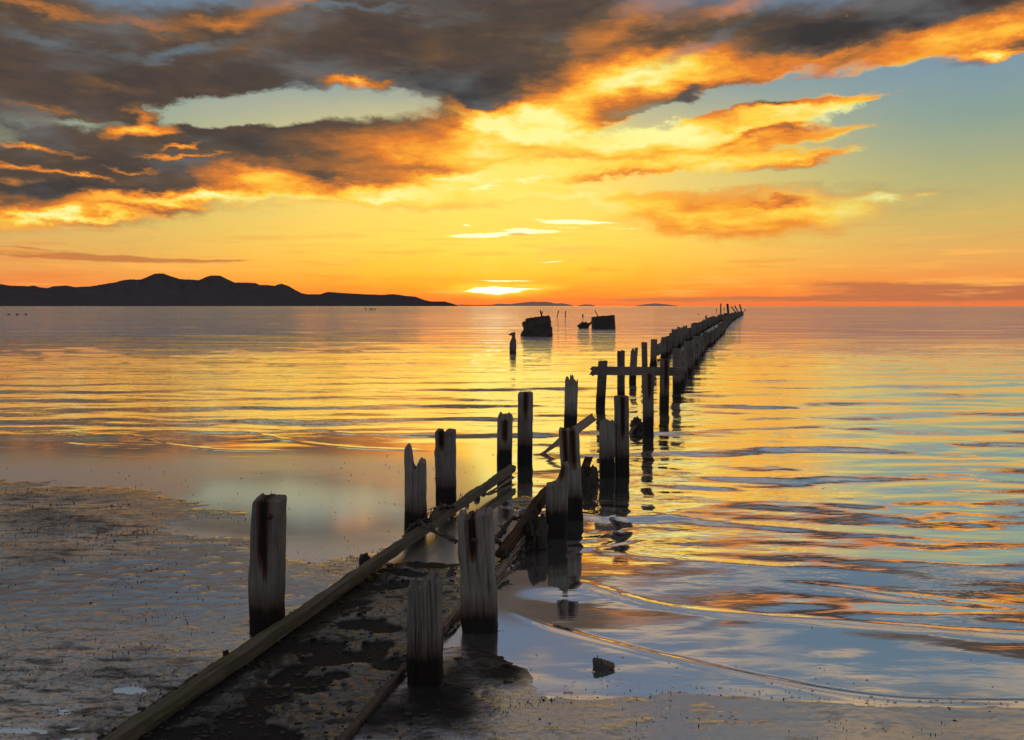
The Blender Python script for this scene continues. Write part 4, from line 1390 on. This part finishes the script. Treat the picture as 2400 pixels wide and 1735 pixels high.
# planks nailed along the left dense row
W_ = [G(*p)[:2] for p in left_line]
for k, (ya, yb_, za) in enumerate([(27.2, 31.5, .30), (31.8, 37, .28), (37.5, 44, .30), (45, 52, .30), (53, 63, .32), (64, 76, .32), (77, 92, .32), (94, 112, .30), (114, 140, .28)]):
    xa = float(np.interp(ya, [p[1] for p in W_], [p[0] for p in W_])) + 0.0
    xb = float(np.interp(yb_, [p[1] for p in W_], [p[0] for p in W_])) + 0.0
    o = make_beam('side_plank', (xa - .16, ya, za - .22), (xb - .16, yb_, za - .22), 0.07, 0.34, M_FAR, 20, 50 + k, 0.03, splint1=.1)
    link(o)
    tag(o, '%s plank from the near end fixed along the left dense row of posts' % NTH[k], 'plank', 'planks along the left dense row')

# floating slanting board and little sticks
fb_ = make_beam('slanting_board', G(1270, 1066, -0.005), pt(1384, 984, 9.9), 0.10, 0.022, M_PLANK, 30, 41, 0.007, splint1=.10, splint0=.35,
                wprof=lambda t: 0.25 + 0.75 * min(1, t * 1.5), up=(0, -0.75, .7))
link(fb_)
tag(fb_, 'pale splintered board slanting up out of the water behind the leaning post', 'board')
sb = make_beam('small_plank', G(1474, 1020, -0.01), pt(1500, 986, 11.4), 0.035, 0.02, M_RAIL, 10, 42, 0.004, splint1=.04)
link(sb)
tag(sb, 'small plank leaning against the lump at the foot of the cut off post', 'plank')


# ------------------------------------------------------------------ lumps
def lump(name, c, size, mat, seed, rough=0.3, nu=26, nv=16, power=1.0, freq=2.2, floor=None):
    V, Fc = [], []
    for j in range(nv + 1):
        ph = -math.pi / 2 + math.pi * j / nv
        for i in range(nu):
            th = 2 * math.pi * i / nu
            x, y, z = math.cos(ph) * math.cos(th), math.cos(ph) * math.sin(th), math.sin(ph)
            a = gn(np.array([x * freq + seed]), np.array([y * freq + z * freq * 1.3]), seed)[0]
            b = gn(np.array([x * freq * 3 + z * 3.1]), np.array([y * freq * 3 - seed]), seed + 3)[0]
            r = 1 + rough * (a + 0.5 * b)
            sx_, sy_, sz_ = [math.copysign(abs(v) ** power, v) for v in (x, y, z)]
            V.append((sx_ * r * size[0], sy_ * r * size[1], sz_ * r * size[2]))
    for j in range(nv):
        for i in range(nu):
            a = j * nu + i
            b = j * nu + (i + 1) % nu
            Fc.append((a, b, b + nu, a + nu))
    o = mesh_np(name, np.array(V), np.array(Fc), mat, True)
    import_edges(o)
    o.location = c
    return o


def lump_px(name, box, mat, seed, label, cat, depth=1.0, **kw):
    x0, x1, y0, y1 = box
    c = G(0.5 * (x0 + x1), y1)
    s = c.y / F_PX
    o = lump(name, c + Vector((0, 0.3 * (x1 - x0) * s, 0.25 * (y1 - y0) * s)), (0.5 * (x1 - x0) * s, 0.4 * (x1 - x0) * s * depth, 0.62 * (y1 - y0) * s), mat, seed, **kw)
    link(o)
    tag(o, label, cat)
    return o


lump_px('rotten_stump', (1360, 1402, 1085, 1140), M_WEED, 6, 'dark rotten stump with jagged top between the leaning post and the pair', 'stump', rough=0.55)
lump_px('weed_clump', (1478, 1508, 980, 1012), M_WEED, 7, 'dark rotten lump hanging on the left foot of the cut off post', 'weed', rough=.5)
lump_px('weed_clump', (1236, 1282, 1195, 1290), M_WEED, 14, 'black weed heaped under the rotten beam beside the notched post', 'weed', rough=.6)
lump_px('weed_clump', (1100, 1140, 1210, 1240), M_WEED, 16, 'dark weed left of the broken wood behind the cracked post', 'weed', rough=.7) if False else None
for k, (bx, lab) in enumerate([((840, 868, 1296, 1322), 'largest dark clod sticking up behind the middle of the long beam'), ((520, 536, 1524, 1540), 'dark clod behind the beam below the lone left post'),
                               ((318, 342, 1660, 1672), 'flat dark clod behind the beam near the bottom left corner'),
                               ((224, 250, 1722, 1738), 'dark clod at the bottom left end of the long beam'), ((284, 292, 1690, 1697), 'tiny dark clod behind the lower part of the beam')]):
    lump_px('mud_clod', bx, M_WEED, 60 + k, lab, 'clod', rough=.6, nu=14, nv=8)
for k, (bx, lab) in enumerate([((1126, 1140, 1145, 1156), 'highest dark crumb on the back edge of the beam near its raised end'), ((1108, 1126, 1157, 1170), 'dark crumb on the beam just below the highest one'),
                               ((1088, 1100, 1170, 1182), 'dark crumb on the beam back edge beside the thin curled stem')]):
    o = lump_px('bark_crumb', bx, M_WEED, 70 + k, lab, 'bark', rough=.6, nu=12, nv=8)
stub = make_beam('mud_stick', G(898, 1365, -.01), pt(902, 1350, 5.15), .03, .014, M_WEED, 6, 81, .004, splint1=.02); link(stub)
tag(stub, 'short dark stick poking up from the mud in the strip, left one', 'stick')
stub = make_beam('mud_stick', G(1047, 1360, -.01), pt(1060, 1338, 5.2), .03, .016, M_WEED, 6, 82, .004, splint1=.02); link(stub)
tag(stub, 'dark leaning stick in the mud just left of the cracked post', 'stick')


def tube(name, pts, r0, r1, mat, seed=0, wob=0.006, sides=6, sub=8):
    P = [Vector(p) for p in pts]
    Q = []
    for i in range(len(P) - 1):
        a, b = P[max(i - 1, 0)], P[i]
        c, d = P[i + 1], P[min(i + 2, len(P) - 1)]
        for s in range(sub):
            t = s / sub
            Q.append(0.5 * (2 * b + (c - a) * t + (2 * a - 5 * b + 4 * c - d) * t * t + (3 * b - a - 3 * c + d) * t ** 3))
    Q.append(P[-1])
    rr = random.Random(seed)
    V, Fc = [], []
    m = len(Q)
    for i, p in enumerate(Q):
        t = i / (m - 1)
        d = (Q[min(i + 1, m - 1)] - Q[max(i - 1, 0)]).normalized()
        u = d.cross(Vector((0.13, .2, 1))).normalized()
        v = d.cross(u)
        r = (r0 + (r1 - r0) * t) * rr.uniform(.6, 1.4)
        c = p + Vector((rr.uniform(-1, 1), rr.uniform(-1, 1), rr.uniform(-1, 1))) * wob
        for k in range(sides):
            a = 2 * math.pi * k / sides
            V.append(c + (u * math.cos(a) + v * math.sin(a)) * r)
    for i in range(m - 1):
        for k in range(sides):
            a, b = i * sides + k, i * sides + (k + 1) % sides
            Fc.append((a, b, b + sides, a + sides))
    return V, Fc


def tangle(name, tubes, mat, label, cat):
    V, Fc = [], []
    for k, (pts, r0, r1, wob) in enumerate(tubes):
        v, f = tube('t', pts, r0, r1, mat, k * 7 + 3, wob)
        o_ = len(V)
        V += v
        Fc += [tuple(i + o_ for i in q_) for q_ in f]
    c = sum(V, Vector()) / len(V)
    c.z = 0
    o = mesh_np(name, np.array([tuple(v - c) for v in V]), np.array(Fc), mat, True)
    o.location = c
    link(o)
    tag(o, label, cat)
    return o


rr = random.Random(12)


def twigs(pts, nn, ln, r):
    out = []
    for _ in range(nn):
        i = rr.randrange(len(pts) - 1)
        t = rr.random()
        p = Vector(pts[i]).lerp(Vector(pts[i + 1]), t)
        e = p + Vector((rr.uniform(-1, 1), rr.uniform(-.6, .6), rr.uniform(-.8, .9))) * ln
        e.z = max(e.z, 0.002)
        out.append(([p, p.lerp(e, .5) + Vector((0, 0, ln * .15)), e], r, r * .4, r * .4))
    return out


t1 = [pt(948, 1262, 5.9), pt(962, 1240, 5.95), pt(985, 1222, 6.0), pt(1010, 1218, 6.0), pt(1022, 1196, 6.2), pt(1040, 1186, 6.4), pt(1062, 1190, 6.5)]
t2 = [pt(985, 1222, 5.92), pt(1002, 1238, 5.75), pt(1030, 1252, 5.6), pt(1052, 1262, 5.5), pt(1072, 1270, 5.4), pt(1084, 1266, 5.3)]
tangle('dead_branch', [(t1, .016, .013, .008), (t1[1:5], .014, .010, .016), (t2, .009, .007, .006), (t2, .008, .006, .010)] + twigs(t1, 16, .09, .005) + twigs(t2, 16, .06, .004), M_WEED,
       'dark twisted dead branch draped over the beam at the foot of the forked post', 'branch')
t3 = [pt(1152, 1262, 5.5), pt(1170, 1256, 5.6), pt(1182, 1240, 5.7), pt(1194, 1222, 5.85), pt(1210, 1214, 5.95), pt(1236, 1208, 6.0)]
t4 = [pt(1158, 1262, 5.5), pt(1168, 1272, 5.4), pt(1180, 1290, 5.35), pt(1188, 1302, 5.3)]
tangle('dead_branch', [(t3, .016, .008, .007), (t3[1:], .009, .006, .012), (t4, .014, .008, .01)] + twigs(t3, 22, .05, .005) + twigs(t4, 16, .05, .005), M_WEED,
       'knotted dark branch arching from the cracked post to the rotten beam', 'branch')
t5 = [pt(1250, 1290, 5.7), pt(1245, 1310, 5.6), pt(1234, 1328, 5.5)]
tangle('drift_twigs', twigs([G(1180, 1330, .01), G(1215, 1300, .02), G(1260, 1272, .03), G(1285, 1268, .03)], 60, .07, .006), M_WEED,
       'black twigs and weed floating under the rotten beam', 'weed')
t6 = [G(1370, 1150, 0.0), G(1385, 1130, .03), G(1400, 1120, .1)]
tangle('drift_twigs', twigs([G(1362, 1150, .0), G(1380, 1135, .05), G(1392, 1125, .12), G(1403, 1125, .16)], 50, .10, .008), M_WEED,
       'spiky twigs caught round the dark stump right of the leaning post', 'weed')
sl_ = make_beam('broken_slab', G(1366, 1122, 0), pt(1380, 1080, 8.1), .10, .03, M_RUST, 10, 91, .008, splint1=.05); link(sl_)
tag(sl_, 'brown broken slab of wood tilted against the dark stump', 'slab')
for k, (a, b, lab) in enumerate([((1224, 1228), (1218, 1203), 'left of two rusty spikes standing on the rotten beam'), ((1243, 1240), (1240, 1207), 'right of two rusty spikes standing on the rotten beam')]):
    Y0 = 6.0
    v, f = tube('s', [pt(*a, Y0), pt((a[0] + b[0]) / 2, (a[1] + b[1]) / 2, Y0), pt(*b, Y0)], .005, .004, M_IRON, k, 0.0005)
    o = mesh_np('iron_spike', np.array([tuple(x) for x in v]), np.array(f), M_IRON)
    link(o); tag(o, lab, 'spike')
v, f = tube('s', [pt(1078, 1166, 6.9), pt(1080, 1158, 6.9), pt(1083, 1160, 6.9), pt(1083, 1168, 6.9), pt(1087, 1164, 6.9)], .003, .002, M_WEED, 3, .0005)
o = mesh_np('curled_stem', np.array([tuple(x) for x in v]), np.array(f), M_WEED)
link(o); tag(o, 'thin curled stem standing behind the long beam right of the notched post', 'stem')
v, f = tube('s', [G(1246, 1316, 0.0), pt(1249, 1300, 5.62), pt(1252, 1286, 5.7)], .004, .003, M_WEED, 4, .001)
o = mesh_np('thin_stem', np.array([tuple(x) for x in v]), np.array(f), M_WEED)
link(o); tag(o, 'thin dark stem hanging into the water left of the notched post reflection', 'stem')


# ------------------------------------------------------------------ blocks and stakes out in the lake
def slab_px(name, poly, yb, depth_m, mat, label, cat, seed, rough=0.02):
    Yf = G(poly[0][0], yb).y
    top = [pt(x, y, Yf) for x, y in poly]
    cx = sum(p.x for p in top) / len(top)
    bm_pts = []
    nn = len(top)
    r = np.random.RandomState(seed)
    # subdivide outline for a worn edge
    P = []
    for i in range(nn):
        a, b = top[i], top[(i + 1) % nn]
        for s in range(6):
            p = a.lerp(b, s / 6)
            P.append(p + Vector((r.uniform(-1, 1), 0, r.uniform(-1, 1))) * rough)
    m = len(P)
    V, Fc = [], []
    layers = [0, .04, .3, .6, .96, 1.0]
    for j, l in enumerate(layers):
        sh = 0.97 if j in (0, len(layers) - 1) else 1.0
        cz = sum(p.z for p in P) / m
        for p in P:
            V.append((cx + (p.x - cx) * sh + rough * r.uniform(-1, 1), Yf + depth_m * l, cz + (p.z - cz) * sh + rough * .5 * r.uniform(-1, 1)))
    for j in range(len(layers) - 1):
        for i in range(m):
            a, b = j * m + i, j * m + (i + 1) % m
            Fc.append((a, b, b + m, a + m))
    me = bpy.data.meshes.new(name)
    me.from_pydata([(x - cx, y - Yf, z) for x, y, z in V], [], Fc + [tuple(range(m))[::-1], tuple((len(layers) - 1) * m + i for i in range(m))])
    me.materials.append(mat)
    me.update()
    o = bpy.data.objects.new(name, me)
    o.location = (cx, Yf, 0)
    link(o)
    tag(o, label, cat)
    return o


slab_px('concrete_block', [(1221, 792), (1222, 783), (1228, 774), (1226, 766), (1224, 758), (1228, 754), (1233, 755), (1233, 748), (1250, 745), (1266, 743), (1287, 740), (1291, 746), (1291, 758), (1294, 772), (1295, 787), (1291, 792)], 788, 1.5, M_BLOCK,
        'larger eroded dark block in the lake, bulging left side and rounded corner', 'block', 3)
slab_px('concrete_block', [(1390.5, 776), (1390, 745), (1395, 743), (1441, 739), (1443, 776)], 772, 1.5, M_BLOCK,
        'smaller sharp edged rectangular dark block in the lake', 'block', 4, 0.012)
slab_px('broken_hull', [(1354, 764), (1360, 760), (1364, 757), (1366, 754), (1368, 756.5), (1372, 756.5), (1374, 754.5), (1377, 757), (1381, 758.5), (1387, 755.5), (1389.5, 756), (1383, 762), (1381, 766), (1378, 771), (1359, 771)], 770, 0.8, M_BLOCK,
        'low jagged dark wreck piece beside the rectangular block', 'wreck', 5, .01)
slab_px('stone', [(1394, 1575), (1391, 1562), (1394, 1555), (1400, 1553), (1407, 1556), (1413, 1556), (1424, 1560), (1442, 1566), (1434, 1570), (1424, 1575)], 1573, 0.06, M_ROCK,
        'small dark wedge shaped stone lying alone in the shallow water near the shore', 'stone', 8, .0022)
slab_px('worn_post', [(1195, 832), (1194, 815), (1194.5, 806), (1197, 798), (1200, 792), (1200, 787), (1193, 786), (1192, 783.5), (1196, 782), (1199, 780.5), (1202, 780), (1206, 778), (1207.5, 782), (1208, 792), (1209.5, 800), (1210, 812), (1210, 832)], 826, 0.22, M_FAR,
        'worn post with a beak shaped top standing alone before the large block', 'post', 6, .006).data.attributes.new('stain', 'FLOAT', 'POINT')


def stake(p0, p1, w, label, group=None, name='far_stake', mat=None):
    o = make_beam(name, p0, p1, w, w, mat or M_FAR, 6, int(p0[0] * 10 + p0[1]) % 900, 0.015, up=(0, 1, 0), splint1=.05)
    link(o)
    tag(o, label, 'stake', group)
    return o


def stake_px(x0, y0, x1, y1, wpx, label, group=None, Y=None):
    b = G(x0, y0)
    Y = Y or b.y
    b = pt(x0, y0 + 1.2, Y)
    return stake(b, pt(x1, y1, Y), wpx * Y / F_PX, label, group)


stake_px(1271, 743, 1266.5, 729, 3.0, 'forked stake standing behind the larger block', Y=55)
stake_px(1268, 741, 1271.5, 731, 1.6, 'short prong beside the forked stake behind the larger block', Y=55)
stake_px(1305, 743.5, 1309.5, 728.5, 2.0, 'thin stake leaning right between the two blocks')
stake_px(1325.5, 743, 1325.2, 729.5, 2.2, 'thin upright stake between the two blocks')
stake_px(1366, 743, 1366, 737.5, 3.2, 'tiny stub left of the rectangular block')
stake_px(1402.5, 742, 1394, 727.5, 1.8, 'thin stake leaning left behind the rectangular block', Y=66)
stake_px(1654.5, 747.5, 1655, 740, 3.0, 'short stub left of where the dense rows bend')
stake_px(1669, 745, 1669, 741, 1.6, 'tiny stub against the bend of the left dense row')
stake_px(1637, 738, 1637, 736.4, 2.0, 'tiny speck of a stake left of the tall far posts')
stake_px(1679, 730, 1679.3, 724, 1.4, 'tiny upright stake left of the tallest far post')
stake_px(1689.6, 735, 1689.6, 712, 2.6, 'leftmost of the tall far posts on the horizon')
stake_px(1697.5, 727, 1697.6, 722, 1.4, 'tiny stake between the two upright tall far posts')
stake_px(1707.5, 735, 1705.5, 712.7, 4.4, 'thickest of the tall far posts on the horizon')
stake_px(1729, 736, 1713.8, 719, 2.2, 'far post leaning steeply left, at the end of the rows')
stake_px(1732.5, 736, 1722.3, 716.5, 2.4, 'middle leaning far post at the end of the rows')
stake_px(1739.5, 735, 1733.8, 713.8, 2.6, 'rightmost tall far post, leaning slightly left')
stake_px(1745.5, 729, 1746.8, 725, 1.8, 'tiny stake right of the tall far posts')
for k, (x, yt) in enumerate([(19, 736), (39, 736), (42, 736.4), (60, 736)]):
    stake_px(x, 738.6, x, yt, 4.0 if k != 2 else 2.0, ['leftmost', 'second', 'third and smallest', 'rightmost'][k] + ' of four tiny dark stumps at the far left under the mountain', 'stumps at the far left')
for k, x in enumerate([857, 866, 869.5, 873.5, 879]):
    stake_px(x, 727.5, x + (.7 if 0 < k < 4 else 0), 722, 1.6, ['leftmost', 'second', 'middle', 'fourth', 'rightmost'][k] + ' of five tiny stakes clustered far out under the mountain end', 'stake cluster under the mountain end')
for (x0, x1, y) in ((1855, 1975, 914), (1985, 2070, 903), (1505, 1535, 739)):
    pass

# ------------------------------------------------------------------ mountains
prof_m = [(0, 258), (60, 267), (110, 269), (150, 270), (170, 266), (200, 275), (240, 279), (265, 270), (300, 268), (330, 266), (370, 274), (440, 272), (500, 262), (560, 252), (600, 242), (640, 237), (685, 239), (720, 225), (755, 210), (800, 208), (830, 220), (870, 234), (920, 238), (970, 240), (1000, 226), (1030, 219), (1070, 218), (1100, 233), (1140, 253), (1200, 252), (1240, 255), (1260, 265), (1300, 264), (1330, 268), (1365, 258), (1400, 270), (1430, 288), (1460, 303), (1490, 309), (1550, 309), (1590, 297), (1650, 302), (1700, 305), (1770, 309), (1850, 312), (1900, 308), (1960, 316), (2010, 321), (2050, 336), (2085, 344), (2150, 344), (2190, 355), (2210, 362)]
prof_m = [(x / 2.0618, 540 + y / 2.0618) for x, y in prof_m]


def hill(name, prof, D0, depth, mat, seed, nx=320, ny=26, jag=0.012):
    xs = np.linspace(prof[0][0], prof[-1][0], nx)
    ytop = np.interp(xs, [p[0] for p in prof], [p[1] for p in prof])
    xw = (xs - CX) / F_PX * D0
    zt = np.array([z_at(D0, y) for y in ytop])
    zt = np.maximum(zt, 0.5)
    V = []
    t = np.linspace(0, 1, ny)
    for j, v in enumerate(t):
        y = D0 + depth * (v - 0.5)
        f = math.sin(math.pi * min(1, max(0, v))) ** 0.75
        ridge = 1 + (0.30 * fbm(xw / (D0 * .012) + 2 * v, np.full(nx, v * 5.0), 4, seed)) * (1 - abs(2 * v - 1) * 0) * (0 if j == ny // 2 else 1)
        z = zt * f * np.clip(ridge, .3, 1.0 if j != ny // 2 else 1.0) - 3.0 * (f < 0.01)
        z += (jag * zt * (fbm(xw / (D0 * .003), np.full(nx, v * 9), 3, seed + 9))) * (1 if j != ny // 2 else .35)
        V.append(np.stack([xw * y / D0, np.full(nx, y), np.maximum(z, -2) if 0 < j < ny - 1 else np.full(nx, -3.0)], -1))
    o = mesh_np(name, np.array(V), grid_faces(ny, nx), mat, True)
    return o


pm = [(-900, 665), (-600, 650), (-400, 672), (-200, 655)] + prof_m
link(hill('mountain_range', pm, 12000, 2600, M_HILL, 5, 700), kind='structure')
isl = [(1055, 716), (1080, 714), (1110, 715), (1150, 714.5), (1170, 712), (1195, 713), (1215, 710.5), (1232, 708.5), (1250, 707), (1262, 708), (1275, 707.2), (1290, 709), (1300, 711.5), (1318, 711), (1335, 714), (1345, 716.5)]
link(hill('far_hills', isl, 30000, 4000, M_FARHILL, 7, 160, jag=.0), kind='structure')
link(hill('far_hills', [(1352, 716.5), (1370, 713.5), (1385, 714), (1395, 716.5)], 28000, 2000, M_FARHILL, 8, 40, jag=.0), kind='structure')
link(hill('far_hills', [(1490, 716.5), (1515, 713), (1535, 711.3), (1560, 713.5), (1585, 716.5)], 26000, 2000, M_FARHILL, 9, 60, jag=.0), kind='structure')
